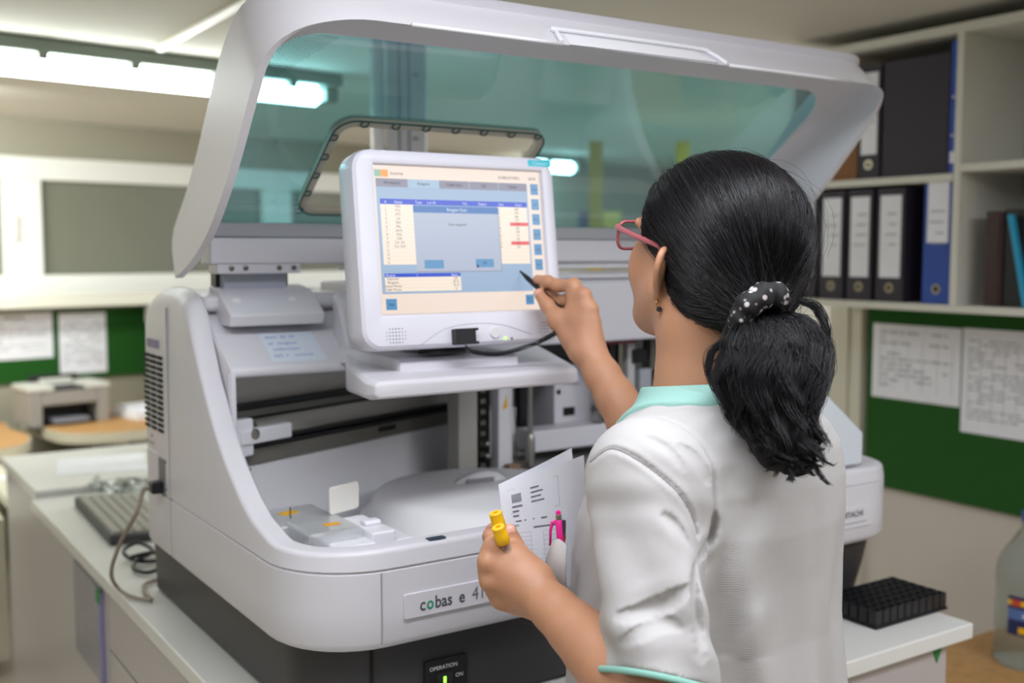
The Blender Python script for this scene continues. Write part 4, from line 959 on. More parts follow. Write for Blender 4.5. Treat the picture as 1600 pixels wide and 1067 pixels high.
# ---- tunic
def noise3(X, Y, Z, f, seed):
    r = np.random.default_rng(seed); o = 0
    for i in range(5):
        k = r.normal(size=3); k = k/np.linalg.norm(k)*f*(.6+.9*r.random()); o = o+np.sin(X*k[0]+Y*k[1]+Z*k[2]+r.random()*6.28)
    return o/5
T = SDF([.10, -.66, .72], [1.02, .02, 1.40], .0030)
hs_ = np.array([.76, .86, .95, 1.05, 1.12, 1.18, 1.23, 1.265, 1.29, 1.315, 1.335, 1.35])
rx_ = np.array([.210, .198, .185, .176, .172, .169, .166, .156, .135, .098, .066, .040])
ry_ = np.array([.150, .145, .138, .134, .136, .132, .124, .112, .098, .080, .062, .035])
cy_ = np.array([.0, .0, .005, .010, .012, .006, .002, -.002, -.004, -.004, .0, .0])
TC = BC-bf*.005+br*.012
def torso(X, Y, Z):
    x, y = X-TC[0], Y-TC[1]; a = x*br[0]+y*br[1]; b = x*bf[0]+y*bf[1]; z = Z+0*a
    rx, ry, cy = np.interp(z, hs_, rx_), np.interp(z, hs_, ry_), np.interp(z, hs_, cy_); g_ = np.clip((1.27-z)/.1, 0, 1)*.017; ry = ry+g_; cy = cy+g_
    b = b-cy; q = (np.abs(a/rx)**2.3+np.abs(b/ry)**2.3)**(1/2.3); d = (q-1)*np.minimum(rx, ry)*.9
    d = np.maximum(d, Z-1.325)
    d = np.minimum(d, np.sqrt((a/1.5)**2+(b-.105)**2+((z-1.12)/1.25)**2)-.072)
    return d
FOLDA = .0028
def fold(X, Y, Z):
    x, y = X-TC[0], Y-TC[1]; a = x*br[0]+y*br[1]; b = x*bf[0]+y*bf[1]
    th_ = np.arctan2(a, -b)
    vert = np.sin(th_*7+Z*9+1.3*np.sin(Z*11))*np.clip((1.20-Z)/.3, 0, 1)
    f1 = np.exp(-((th_+.75-(1.15-Z)*1.2)/.16)**2)*np.clip((1.22-Z)/.12, 0, 1)
    f2 = np.exp(-((th_-.55+(1.1-Z)*.9)/.20)**2)*np.clip((1.20-Z)/.12, 0, 1)
    f3 = np.exp(-((th_-.0+(1.05-Z)*.4)/.13)**2)*np.clip((1.12-Z)/.15, 0, 1)
    return .0030*vert-.0095*f1+.008*f2-.008*f3+.003*noise3(X, Y, Z, 26, 4)
T.fun([.0, -.7, .74], [1.1, .1, 1.37], lambda X, Y, Z: torso(X, Y, Z)+fold(X, Y, Z), .001)
# yoke to the neck, shoulders, sleeves
YK = NECK0+[0, 0, -.035]
sl_ = lambda X, Y, Z: 0
for Sh, rr in ((SHL, .058), (SHR, .060)): T.cap(YK-[0, 0, .010], Sh+[0, 0, .000], .050, rr, .05)
LS_end = SHL+(ELL-SHL)*.87; ld = (ELL-SHL)/np.linalg.norm(ELL-SHL)
def sleeve(X, Y, Z, a, b, ra, rb, seed, amp=.003, tilt=0.):
    d = b-a; L2 = d@d; t = ((X-a[0])*d[0]+(Y-a[1])*d[1]+(Z-a[2])*d[2])/L2; tc = np.clip(t, 0, 1.0)
    ex, ey, ez = X-(a[0]+tc*d[0]), Y-(a[1]+tc*d[1]), Z-(a[2]+tc*d[2]); L_ = math.sqrt(L2)
    u = np.cross(d/L_, FW); u /= np.linalg.norm(u); v = np.cross(d/L_, u)
    an = np.arctan2(ex*v[0]+ey*v[1]+ez*v[2], ex*u[0]+ey*u[1]+ez*u[2])
    wr_ = amp*np.sin(an*4+t*7)*(.3+t)+amp*.4*np.sin(t*34+an*1.5+1)*np.exp(-((t-.12)/.18)**2)+.002*noise3(X, Y, Z, 38, seed)+amp*.7*np.sin(t*20+an*2.0)*np.exp(-((t-.8)/.16)**2)
    rad = np.sqrt(ex*ex+ey*ey+ez*ez)-(ra+(rb-ra)*tc)-wr_
    return np.maximum(rad, (t-1)*L_+tilt*((ex*RT[0]+ey*RT[1]+ez*RT[2])))
bb = lambda a, b, m: (np.minimum(a, b)-m, np.maximum(a, b)+m)
T.fun(*bb(SHL, LS_end, .09), lambda X, Y, Z: sleeve(X, Y, Z, SHL, LS_end, .057, .059, 5, .0045, -.22), .030)
RS_end = SHR+(ELR-SHR)*.72
T.fun(*bb(SHR, RS_end, .09), lambda X, Y, Z: sleeve(X, Y, Z, SHR, RS_end, .058, .064, 6), .035)
# armhole seam: a slight groove round the shoulder
sd_ = (SHL-YK); sd_ /= np.linalg.norm(sd_); sp = SHL-sd_*.008+[0, 0, 0]
nseam = sd_*.9+np.array([0, 0, .25])+bf*.0; nseam /= np.linalg.norm(nseam)
def seam(X, Y, Z):
    p = (X-sp[0])*nseam[0]+(Y-sp[1])*nseam[1]+(Z-sp[2])*nseam[2]; dd = np.sqrt((X-sp[0])**2+(Y-sp[1])**2+(Z-sp[2])**2)
    return np.where(dd < .125, np.abs(p)-.0012, .05)
q = T.sub(sp-.14, sp+.14); sl0 = q[0]; dseam = seam(*q[1:]); T.D[sl0] += (.0022*np.exp(-(dseam/.0022)**2)*(dseam < .02)).astype(np.float32)
q = T.sub(sp-.2, sp+.2); X, Y, Z = q[1:]
p = (X-sp[0])*nseam[0]+(Y-sp[1])*nseam[1]+(Z-sp[2])*nseam[2]
# gathers on the shoulder blade side of the seam
g_ = np.exp(-((p+.035)/.025)**2)*np.sin((X*bf[0]+Y*bf[1])*170+Z*60)*.0011; T.D[q[0]] += g_.astype(np.float32)
# hollow sleeves and neck hole
T.cap(LS_end-ld*.035, LS_end+ld*.06, .045, .050, .002, 'sub')
rd = (ELR-SHR)/np.linalg.norm(ELR-SHR); T.cap(RS_end-rd*.03, RS_end+rd*.06, .048, .056, .002, 'sub')
T.cap(NECK0+[0, 0, -.035], NECK1, .066, .062, .004, 'sub')
# hem cut
q = T.sub([.0, -.7, .70], [1.1, .1, .76]); 
if q is not None: T.D[q[0]] = np.maximum(T.D[q[0]], (.752-q[3]+0*q[1]+0*q[2]).astype(np.float32))
Vt, Ft = T.mesh()
def cloth_mat(name, col):
    m = mat(name, col, .85, var=.012, vscale=9); nt = m.node_tree; L = nt.links.new; b = nt.nodes['Principled BSDF']
    tc = nt.nodes.new('ShaderNodeTexCoord'); wv = nt.nodes.new('ShaderNodeTexWave'); wv.wave_type = 'BANDS'; wv.bands_direction = 'DIAGONAL'
    wv.inputs['Scale'].default_value = 260; wv.inputs['Distortion'].default_value = 1.0; wv.inputs['Detail'].default_value = 2
    L(tc.outputs['Object'], wv.inputs['Vector']); bp = nt.nodes.new('ShaderNodeBump'); bp.inputs['Strength'].default_value = .25; bp.inputs['Distance'].default_value = .0006
    n2 = nt.nodes.new('ShaderNodeTexNoise'); n2.inputs['Scale'].default_value = 22; n2.inputs['Detail'].default_value = 3; L(tc.outputs['Object'], n2.inputs['Vector'])
    b2 = nt.nodes.new('ShaderNodeBump'); b2.inputs['Strength'].default_value = .18; b2.inputs['Distance'].default_value = .006
    L(n2.outputs['Fac'], b2.inputs['Height']); L(b2.outputs['Normal'], bp.inputs['Normal'])
    L(wv.outputs['Fac'], bp.inputs['Height']); L(bp.outputs['Normal'], b.inputs['Normal']); return m
cloth = cloth_mat('tunic_cotton', srgb(186, 183, 182))
from mathutils.bvhtree import BVHTree
_bv = BVHTree.FromPolygons([tuple(v) for v in Vt], [tuple(f) for f in Ft.tolist()])
def on_cloth(px, py):
    h_ = _bv.ray_cast(Vector(CAM), Vector(ray(px, py)).normalized()); return np.array(h_[0]) if h_[0] is not None else None
def crease(pts, depth, width, ends=True):
    P_ = [on_cloth(*p) for p in cr([np.array(p, float) for p in pts], 5)]; P_ = [p for p in P_ if p is not None]
    n = len(P_); best = np.zeros(len(Vt))
    for i in range(n-1):
        a, b = P_[i], P_[i+1]; d = b-a
        if np.linalg.norm(d) > .05: continue
        t = np.clip(((Vt-a)@d)/(d@d+1e-12), 0, 1); dist = np.linalg.norm(Vt-a-t[:, None]*d, axis=1)
        s_ = (i+t)/(n-1); en = np.sin(np.clip(s_, .02, .98)*math.pi)**1.3 if ends else 1
        g = (np.exp(-(dist/width)**2)-(.3 if width < .011 else 0)*np.exp(-((dist-width*2)/width)**2))*en
        best = np.where(np.abs(g) > np.abs(best), g, best)
    Vt[:] = Vt+FW*(best*depth)[:, None]
SEAM = [(922, 722), (954, 701), (988, 713), (1027, 740), (1061, 771), (1081, 804), (1090, 835)]
_seam = [on_cloth(*p) for p in cr([np.array(p, float) for p in SEAM], 8)]
crease([(1114, 790), (1113, 825), (1102, 856), (1086, 880)], .010, .0065)
crease([(1088, 868), (1086, 910), (1090, 960), (1098, 1050)], .009, .007)
crease([(1082, 908), (1045, 940), (1000, 958), (945, 965)], .007, .010)
crease([(1075, 985), (1040, 975), (1000, 990), (955, 1010)], .005, .009)
crease([(1030, 800), (1055, 820), (1084, 862)], .005, .007)
crease([(1245, 765), (1272, 800), (1275, 870), (1280, 1000)], .0035, .020)
crease([(1160, 860), (1138, 930), (1128, 1000), (1115, 1090)], .0045, .024)
crease([(1200, 850), (1215, 940), (1210, 1060)], .0030, .022)
crease([(1050, 690), (1090, 720), (1112, 765)], .004, .009)
crease([(1000, 680), (1040, 700), (1075, 740)], .003, .006)
crease(SEAM, .0035, .003, False)
tunic = np_mesh('tunic', Vt, Ft, [cloth], PER, relax=2)
MB().tube([p-FW*.0002+FW*.0025 for p in _seam if p is not None], .0008, 6).build('shoulder_seam', mat('seam_grey', srgb(160, 156, 156), .9), tunic, smooth=True)
# collar: mint band over the yoke
Kc = SDF(NECK0-.16, NECK0+.14, .0022)
Kc.fun(NECK0-.16, NECK0+.14, lambda X, Y, Z: torso(X, Y, Z)-.006, .001)
for Sh, rr in ((SHL, .058), (SHR, .060)): Kc.cap(YK-[0, 0, .010], Sh, .0555, rr+.0055, .05)
Kc.cap(YK-[0, 0, .02], NECK0+[0, 0, .008], .072, .064, .02)
na = (NECK1-NECK0); na /= np.linalg.norm(na)
X, Y, Z = Kc.sub(Kc.lo, Kc.lo+Kc.n*Kc.h)[1:]
px_, py_, pz_ = X-NECK0[0], Y-NECK0[1], Z-NECK0[2]
al = px_*na[0]+py_*na[1]+pz_*na[2]; rad = np.sqrt(np.maximum((px_-al*na[0])**2+(py_-al*na[1])**2+(pz_-al*na[2])**2, 0))
bdir = (px_*bf[0]+py_*bf[1]); wide = .112-.006*np.clip(bdir/.09, -1, 1)
Dk = Kc.D; sh_ = tuple(slice(0, k) for k in np.broadcast(X, Y, Z).shape)
Dk = np.maximum(Dk[sh_], (rad-wide).astype(np.float32)); Dk = np.maximum(Dk, (-(al+.055)).astype(np.float32)); Dk = np.maximum(Dk, (al-.019-.012*np.clip(-bdir/.06, -1, 1)).astype(np.float32))
Kc.D = Dk; Kc.n = np.array(Dk.shape); Kc.cap(NECK0+[0, 0, -.035], NECK1, .0575, .0535, .003, 'sub')
Vk, Fk = Kc.mesh(); np_mesh('collar', Vk, Fk, cloth_mat('collar_mint', srgb(150, 196, 186)), tunic, relax=8)
# mint piping round the left sleeve hem and the right one
def hem(P_, d, r, n=40):
    u = np.cross(d, FW); u /= np.linalg.norm(u); v = np.cross(d, u); out = []; tl = .22 if abs(d@ld) > .999 else 0.
    for k in range(n):
        a = 2*math.pi*k/n; q_ = (u*math.cos(a)+v*math.sin(a))*(r+.0018*math.sin(a*4+7)); out.append(P_+q_+d*tl*float(q_@RT))
    return out
def hemband(P_, d, r): 
    m = MB(); rows = [hem(P_-d*.001, d, r+.0005), hem(P_+d*.001, d, r+.0018), hem(P_+d*.0045, d, r+.0016), hem(P_+d*.006, d, r), hem(P_+d*.003, d, r-.003), hem(P_-d*.001, d, r-.003)]
    m.grid(rows, closed=True); return m.build('sleeve_trim', mint, tunic, smooth=True)
hemband(LS_end, ld, .0595); hemband(RS_end, rd, .064)
# chest pocket on the left front, its mouth a little open
pk = [[V(853, 876, 1.312), V(862, 850, 1.298), V(872, 842, 1.290), V(886, 852, 1.282)], [V(851, 905, 1.312), V(858, 895, 1.300), V(870, 893, 1.292), V(884, 897, 1.284)], [V(856, 945, 1.322), V(862, 942, 1.308), V(872, 942, 1.300), V(886, 945, 1.292)]]
m = MB(); m.grid([cr(r_, 5) for r_ in pk]); m.build('pocket', cloth, tunic, smooth=True, solid=.0016)
# trousers and shoes (below the frame)
Q = SDF([.1, -.7, .02], [1.05, .1, .86], .009)
hipc = np.array([TC[0], TC[1], .80]); 
for sx in (-1, 1):
    hp_ = hipc+br*sx*.09; kn_ = np.array([*(TC+br*sx*.10)[:2], .46])+bf*.015; an_ = np.array([*(TC+br*sx*.10)[:2], .09])-bf*.02
    Q.cap(hp_, kn_, .095, .068, .05); Q.cap(kn_, an_, .068, .058, .02)
Q.ell(hipc+[0, 0, -.01], (.175, .125, .10), BM, .03); Vq, Fq = Q.mesh()
np_mesh('trousers', Vq, Fq, mat('trouser_white', srgb(222, 220, 218), .85), PER, relax=2)
for sx in (-1, 1):
    c = TC+br*sx*.10+bf*.03; sh_ = SDF([c[0]-.2, c[1]-.2, -.01], [c[0]+.2, c[1]+.2, .15], .006)
    sh_.cap([*(c-bf*.08)[:2], .04], [*(c+bf*.09)[:2], .032], .042, .036, .02); sh_.cap([*(c-bf*.07)[:2], .05], [*(c-bf*.06)[:2], .09], .036, .036, .02)
    X, Y, Z = sh_.sub(sh_.lo, sh_.lo+sh_.n*sh_.h)[1:]; sh_.D = np.maximum(sh_.D, (.002-Z+0*X+0*Y).astype(np.float32)[tuple(slice(0, k) for k in sh_.n)])
    Vs, Fs = sh_.mesh(); np_mesh('shoe', Vs, Fs, mat('shoe_white', srgb(225, 225, 225), .5), PER, relax=2)

# ---- hair: scalp volume plus strands running to the tie
hairm = mat('hair_black', srgb(14, 12, 15), .6, spec=.3)
hairs = mat('hair_strand', srgb(16, 13, 17), .36, spec=.42)
hairs.node_tree.nodes['Principled BSDF'].inputs['Anisotropic'].default_value = .6
TIE = V(1186, 487, 1.262)
HR = (.0855, .124, .100); HO = np.array([0, -.022, .022])
Hs = SDF(HC-.2, HC+.2, .0028)
Hs.ell(H(*HO), HR, HM, .01); Hs.ell(H(0, -.055, -.030), (.070, .064, .062), HM, .04); Hs.ell(H(0, -.040, -.052), (.074, .058, .052), HM, .03); Hs.cap(H(0, -.07, -.03), TIE, .058, .020, .03)
X, Y, Z = Hs.sub(Hs.lo, Hs.lo+Hs.n*Hs.h)[1:]; x, y, z = X-HC[0], Y-HC[1], Z-HC[2]
lx = x*HM[0, 0]+y*HM[1, 0]+z*HM[2, 0]; ly = x*HM[0, 1]+y*HM[1, 1]+z*HM[2, 1]; lz = x*HM[0, 2]+y*HM[1, 2]+z*HM[2, 2]
def hairline(lx, ly, lz):      # > 0 where there is no hair: face and nape
    f = (ly-(.048+.35*(lz-.0)+.0*np.abs(lx)))                 # front line leaning forward with height
    f = np.minimum(f, ly+.0+(.10-lz)*1.0*0+9*(lz < -9))
    face = np.where(lz > -.0, ly-(.045+.40*lz), ly-(.045+1.15*lz))
    ear = np.where(lz < .004, ly-(.000+.42*(lz+.02)), -1)
    nape = -(lz+.104+.12*(ly+.06))
    return np.maximum(np.maximum(face, ear*.6), nape)
D0 = Hs.D.copy(); hl_ = hairline(lx, ly, lz).astype(np.float32); sh_ = tuple(slice(0, k) for k in hl_.shape)
Hs.D = np.maximum(Hs.D[sh_], hl_); Hs.n = np.array(Hs.D.shape)
Vh, Fh = Hs.mesh(); hair = np_mesh('hair', Vh, Fh, hairm, PER, relax=3)
def strands(paths, rad, name, m_, parent, nside=3):
    """paths: (N, K, 3); rad: (N, K)"""
    N, K, _ = paths.shape
    t = np.gradient(paths, axis=1); t /= np.linalg.norm(t, axis=2, keepdims=True)+1e-9
    ref = np.array([.3, .5, .81]); u = np.cross(t, ref); u /= np.linalg.norm(u, axis=2, keepdims=True)+1e-9; v = np.cross(t, u)
    ring_ = [paths+(u*math.cos(2*math.pi*k/nside)+v*math.sin(2*math.pi*k/nside))*rad[..., None] for k in range(nside)]
    Vv = np.stack(ring_, 2).reshape(-1, 3); b_ = (np.arange(N)[:, None]*K+np.arange(K-1)[None])*nside
    F = [np.stack([b_+k, b_+(k+1) % nside, b_+nside+(k+1) % nside, b_+nside+k], -1).reshape(-1, 4) for k in range(nside)]
    return np_mesh(name, Vv, np.concatenate(F), m_, parent)
# scalp strands
def surf_d(d_):                          # distance from the skull centre to the hair surface along local directions
    c_ = np.array([0, -.02, .005]); r_ = np.linspace(.06, .165, 60); out = np.full(len(d_), .06)
    for r in r_:
        P_ = HC+(c_+d_*r)@HM.T; ix = np.clip(((P_-Hs.lo)/Hs.h+.5).astype(int), 0, np.array(D0.shape)-1); ins = D0[ix[:, 0], ix[:, 1], ix[:, 2]]
        out = np.where(ins < 0, r-ins*.0, out) if False else np.where(ins < 0, np.minimum(r-ins, r+.0018), out)
    return out
N, K = 9000, 18
u_ = rng.normal(size=(N*4, 3)); u_ /= np.linalg.norm(u_, axis=1)[:, None]
c0 = np.array([0, -.02, .005])
loc = c0+u_*surf_d(u_)[:, None]
ok = hairline(loc[:, 0], loc[:, 1], loc[:, 2]) < -.001; loc = loc[ok][:N]; N = len(loc)
tie_l = np.linalg.inv(HM)@(TIE-HC); c0 = np.array([0, -.02, .005])
d0 = loc-c0; r0 = np.linalg.norm(d0, axis=1); d1 = tie_l-c0; r1 = np.linalg.norm(d1)
dn0 = d0/r0[:, None]; dn1 = d1/r1; om = np.arccos(np.clip(dn0@dn1, -1, 1)); tt = np.linspace(0, 1, K)
jit = rng.normal(size=(N, 3))*.009
W_ = (np.sin((1-tt)[None]*om[:, None])/np.sin(om)[:, None])[..., None]*dn0[:, None]+(np.sin(tt[None]*om[:, None])/np.sin(om)[:, None])[..., None]*dn1
def surf_r(dirs):                        # radius of the hair volume along a direction from c0
    q_ = c0-HO; R = np.array(HR); a = ((dirs/R)**2).sum(-1); b = 2*(dirs*q_/R**2).sum(-1); c = ((q_/R)**2).sum()-1
    return (-b+np.sqrt(b*b-4*a*c))/(2*a)
wander = rng.normal(size=(N, 1, 3))*.10*np.sin(tt*math.pi)[None, :, None]+rng.normal(size=(N, 1, 3))*.04*np.sin(tt*math.pi*2.3)[None, :, None]
lk = lambda f, sd: noise3(loc[:, 0], loc[:, 1], loc[:, 2], f, sd)
wander = wander*.35+np.stack([lk(90, 11), lk(90, 12), lk(90, 13)], 1)[:, None]*(.13*np.sin(tt*math.pi))[None, :, None]+np.stack([lk(200, 14), lk(200, 15), lk(200, 16)], 1)[:, None]*(.07*np.sin(tt*math.pi*1.7+.3))[None, :, None]
W_ = W_+wander*.5; W_ /= np.linalg.norm(W_, axis=2, keepdims=True)
sr = surf_d(W_.reshape(-1, 3)).reshape(W_.shape[:2]); fade = np.clip((tt-.72)/.28, 0, 1)[None]; fade = fade*fade
lift = rng.normal(.0005, .0011, size=(N, 1))+rng.normal(0, .0009, size=(N, 1))*np.sin(tt*9)[None]+.0016*(lk(150, 21)[:, None]+.6*lk(300, 22)[:, None])*np.sin(tt*math.pi)[None]
rr_ = sr*(1-fade)+fade*r1+lift
P_ = c0+W_*rr_[..., None]+jit[:, None]*fade[..., None]
P_ = HC+P_@HM.T
strands(P_, np.full((N, K), .00030)*np.linspace(1, .8, K)[None], 'hair_strands', hairs, hair)
# flyaways
n2 = 420; sel = rng.choice(N, n2); Pf = P_[sel].copy(); out_ = Pf-HC; out_ /= np.linalg.norm(out_, axis=2, keepdims=True)
Pf += out_*(np.abs(rng.normal(0, .006, size=(n2, 1, 1)))*np.sin(tt*math.pi)[None, :, None]+.001)+rng.normal(0, .012, size=(n2, 1, 3))*(tt**1.5)[None, :, None]
strands(Pf[:, :13], np.full((n2, 13), .00016), 'flyaway_strands', hairs, hair)
# ---- ponytail
pt_px = [(1190, 488, 1.250, .026), (1206, 506, 1.238, .046), (1212, 540, 1.226, .064), (1207, 580, 1.214, .066), (1204, 620, 1.203, .058), (1206, 660, 1.192, .046), (1220, 695, 1.180, .033), (1240, 724, 1.172, .014)]
sp_ = np.array([V(a, b, c) for a, b, c, _ in pt_px]); sw_ = np.array([r for *_, r in pt_px])
sp2 = np.array(cr(sp_, 10)); sw2 = np.interp(np.linspace(0, 1, len(sp2)), np.linspace(0, 1, len(sw_)), sw_)
Pt = SDF(sp2.min(0)-.1, sp2.max(0)+.1, .0035)
for i in range(27, len(sp2)-6): Pt.cap(sp2[i], sp2[i+1], sw2[i]*.66, sw2[i+1]*.66, .01, flat=(FW, .55))
X, Y, Z = Pt.sub(Pt.lo, Pt.lo+Pt.n*Pt.h)[1:]; Pt.D = Pt.D+(.004*noise3(X, Y, Z, 90, 9)+.003*noise3(X, Y, Z, 160, 3)).astype(np.float32)[tuple(slice(0, k) for k in Pt.n)]
Vp, Fp = Pt.mesh(); pony = np_mesh('ponytail', Vp, Fp, hairm, PER, relax=2)
NC, PC, K = 170, 52, 34
tt = np.linspace(0, 1, K); par = np.linspace(0, 1, len(sp2))
q_ang = rng.random(NC)*2*math.pi; q_rad = rng.random(NC)**.35*.96; q_end = np.clip(rng.normal(.90, .13, NC), .55, 1.05); q_ph = rng.random(NC)*6.28
q_w = rng.normal(1, .35, NC); q_c = rng.normal(0, 1, (NC, 2)); q_tw = rng.normal(0, .55, NC)
g = np.repeat(np.arange(NC), PC); N = NC*PC
T_s = tt[None]*np.clip(q_end[g]+rng.normal(0, .03, N), .4, 1.08)[:, None]
C_ = np.stack([np.interp(T_s, par, sp2[:, i]) for i in range(3)], 2)+np.maximum(T_s-1, 0)[..., None]*(sp2[-1]-sp2[-4])*3
Wd = np.interp(T_s, par, sw2)
an = q_ang[g][:, None]+q_tw[g][:, None]*T_s+.35*np.sin(T_s*4+q_ph[g][:, None])
ra_ = q_rad[g][:, None]*(1+.07*np.sin(T_s*9*q_w[g][:, None]+q_ph[g][:, None]))
amp = .0042*T_s*(q_w[g][:, None])
wx = amp*np.sin(T_s*17*q_w[g][:, None]+q_ph[g][:, None]); wy = amp*np.cos(T_s*15*q_w[g][:, None]+q_ph[g][:, None]*2)
lr = (.0052*(1-.72*np.clip((T_s-.45)/.5, 0, 1)))*(.35+.65*np.clip(T_s/.12, 0, 1)); l1 = rng.normal(0, 1, (N, 3))
ce = np.clip((T_s-(q_end[g][:, None]-.22))/.22, 0, 1)**2
fo = rng.normal(0, .0011, (N, 1))*np.sin(T_s*23+rng.random((N, 1))*6.28)
ox = np.cos(an)*ra_*Wd+wx+lr*l1[:, :1]*.8+fo+ce*(.013*q_c[g][:, :1]+.005)
oy = np.sin(an)*ra_*Wd*.62+wy*.7+lr*l1[:, 1:2]*.8
oz = lr*l1[:, 2:3]*.5+wy*.5+ce*.009*q_c[g][:, 1:2]
Pp = C_+RT*ox[..., None]+FW*oy[..., None]+UP*oz[..., None]
strands(Pp, np.full((N, K), .00036)*np.linspace(1, .5, K)[None], 'ponytail_strands', hairs, pony)
# loose locks that stand off the ponytail
def lock(pts, n, spread, name='loose_lock'):
    base_ = np.array(cr([V(*p) for p in pts], 6)); K_ = len(base_); n = int(n*.8); o_ = rng.normal(0, spread, (n, 1, 3))*np.linspace(.5, 1, K_)[None, :, None]+rng.normal(0, spread*.6, (n, 1, 3))*np.sin(np.linspace(0, 5, K_))[None, :, None]
    strands(base_[None]+o_, np.full((n, K_), .0003), name, hairs, pony)
lock([(1250, 470, 1.235), (1275, 480, 1.23), (1290, 515, 1.225), (1286, 560, 1.22), (1272, 585, 1.22)], 150, .0034)
lock([(1235, 610, 1.19), (1255, 625, 1.185), (1262, 650, 1.18), (1250, 672, 1.178), (1238, 672, 1.178)], 60, .0016)
lock([(1205, 700, 1.182), (1225, 722, 1.176), (1248, 728, 1.174), (1262, 715, 1.173), (1258, 700, 1.173)], 120, .0028)
lock([(1195, 700, 1.184), (1220, 730, 1.176), (1250, 738, 1.174), (1266, 728, 1.173)], 120, .0024)
lock([(1215, 670, 1.184), (1240, 690, 1.176), (1256, 690, 1.173), (1262, 678, 1.173)], 110, .0026)
lock([(1145, 530, 1.235), (1115, 545, 1.235), (1107, 575, 1.23), (1118, 605, 1.222), (1138, 630, 1.212)], 130, .0028)
lock([(1240, 640, 1.185), (1262, 632, 1.18), (1282, 645, 1.178)], 14, .0012)
# short hairs at the nape and temple
ns = 340; r_ = rng.random((ns, 3)); b0 = np.stack([-.052+.06*r_[:, 0], -.035-.045*r_[:, 0], -.085-.035*r_[:, 1]], 1)
k_ = np.linspace(0, 1, 7); pa_ = b0[:, None]+np.stack([rng.normal(.004, .006, ns), rng.normal(-.006, .004, ns), rng.normal(-.006, .01, ns)], 1)[:, None]*k_[None, :, None]
d_ = pa_-np.array([0, -.02, 0])
strands(HC+(pa_+np.array([-.004, -.004, 0]))@HM.T, np.full((ns, 7), .00014), 'nape_hairs', mat('hair_brown', srgb(60, 44, 38), .5), hair)
# ---- scrunchie
ta = V(1148, 512, 1.236); tb = V(1226, 460, 1.236)
sc_c = (ta+tb)/2; au = (tb-ta)/np.linalg.norm(tb-ta); aw = np.cross(au, sp2[6]-sp2[0]); aw /= np.linalg.norm(aw)
Sc = SDF(sc_c-.08, sc_c+.08, .0022); nn = 60; L2_ = np.linalg.norm(tb-ta)/2
for k in range(nn):
    a = 2*math.pi*k/nn; b = 2*math.pi*(k+1)/nn
    pp_ = lambda a: sc_c+au*math.cos(a)*(L2_-.009)+aw*math.sin(a)*.024+np.cross(au, aw)*.003*math.sin(5*a)
    Sc.cap(pp_(a), pp_(b), .0125+.0028*math.sin(9*a), .0125+.0028*math.sin(9*b), .002)
X, Y, Z = Sc.sub(Sc.lo, Sc.lo+Sc.n*Sc.h)[1:]; Sc.D = Sc.D+(.0022*noise3(X, Y, Z, 420, 2)).astype(np.float32)[tuple(slice(0, k) for k in Sc.n)]
Vs, Fs = Sc.mesh()
scm = mat('scrunchie_print', srgb(16, 15, 16), .75); nt = scm.node_tree; b = nt.nodes['Principled BSDF']; L = nt.links.new
tc = nt.nodes.new('ShaderNodeTexCoord'); vo = nt.nodes.new('ShaderNodeTexVoronoi'); vo.inputs['Scale'].default_value = 105; vo.feature = 'F1'; L(tc.outputs['Object'], vo.inputs['Vector'])
rp = nt.nodes.new('ShaderNodeValToRGB'); rp.color_ramp.elements[0].color = srgb(190, 180, 182); rp.color_ramp.elements[1].color = srgb(16, 15, 16); rp.color_ramp.elements[0].position = .25; rp.color_ramp.elements[1].position = .36
L(vo.outputs['Distance'], rp.inputs['Fac']); L(rp.outputs['Color'], b.inputs['Base Color'])
np_mesh('scrunchie', Vs, Fs, scm, PER, relax=1)
# ---- glasses
gm = mat('glasses_pink', srgb(176, 92, 100), .3, coat=.3); lens = glassy('lens_clear', (.93, .95, .95, 1), .05)
GLS = MB()
for sx in (-1, 1):
    c = np.array([sx*.034, .110, .006]); pts = [H(*(c+np.array([sx*a, -.10*abs(a)-.004*0, b]))) for a, b in rrect(.050, .036, .012, 4)]
    GLS.tube(pts, .0022, 6, closed=True)
    GLS.tube(cr([H(sx*.059, .106, .018), H(sx*.068, .098, .017), H(sx*.079, .05, .011), H(sx*.0835, .0, .004), H(sx*.083, -.03, -.012)], 5), [.0036]*21, 6)
GLS.tube([H(-.009, .110, .010), H(0, .113, .013), H(.009, .110, .010)], .0022, 6)
gl_o = GLS.build('glasses', gm, PER, smooth=True)
for sx in (-1, 1):
    c = np.array([sx*.034, .110, .006]); m = MB(); m.prism([(a, b) for a, b in rrect(.049, .035, .012, 4)], -.0006, .0006, lambda u, v, w_: H(c[0]+sx*u, c[1]-.10*abs(u)+w_, c[2]+v)); m.build('lens', lens, gl_o)
# ---- earring
eo = H(-.0795, -.006, -.067)
er = MB(); gold = mat('gold', srgb(214, 168, 74), .25, metal=1)
er.tube([eo+UP*(.006*math.cos(a)+.001)+RT*.005*math.sin(a)*.8+FW*.003*math.sin(a) for a in np.linspace(0, 2*math.pi, 15)[:-1]], .0009, 6, closed=True)
er = er.build('earring', gold, PER, smooth=True)
MB().lathe([(.0005, -.0035), (.0035, -.002), (.0035, .002), (.0005, .0035)], eo-UP*.006-FW*.001, 10, axis=UP).build('earring_stone', mat('dark_stone', srgb(60, 50, 60), .1), er)

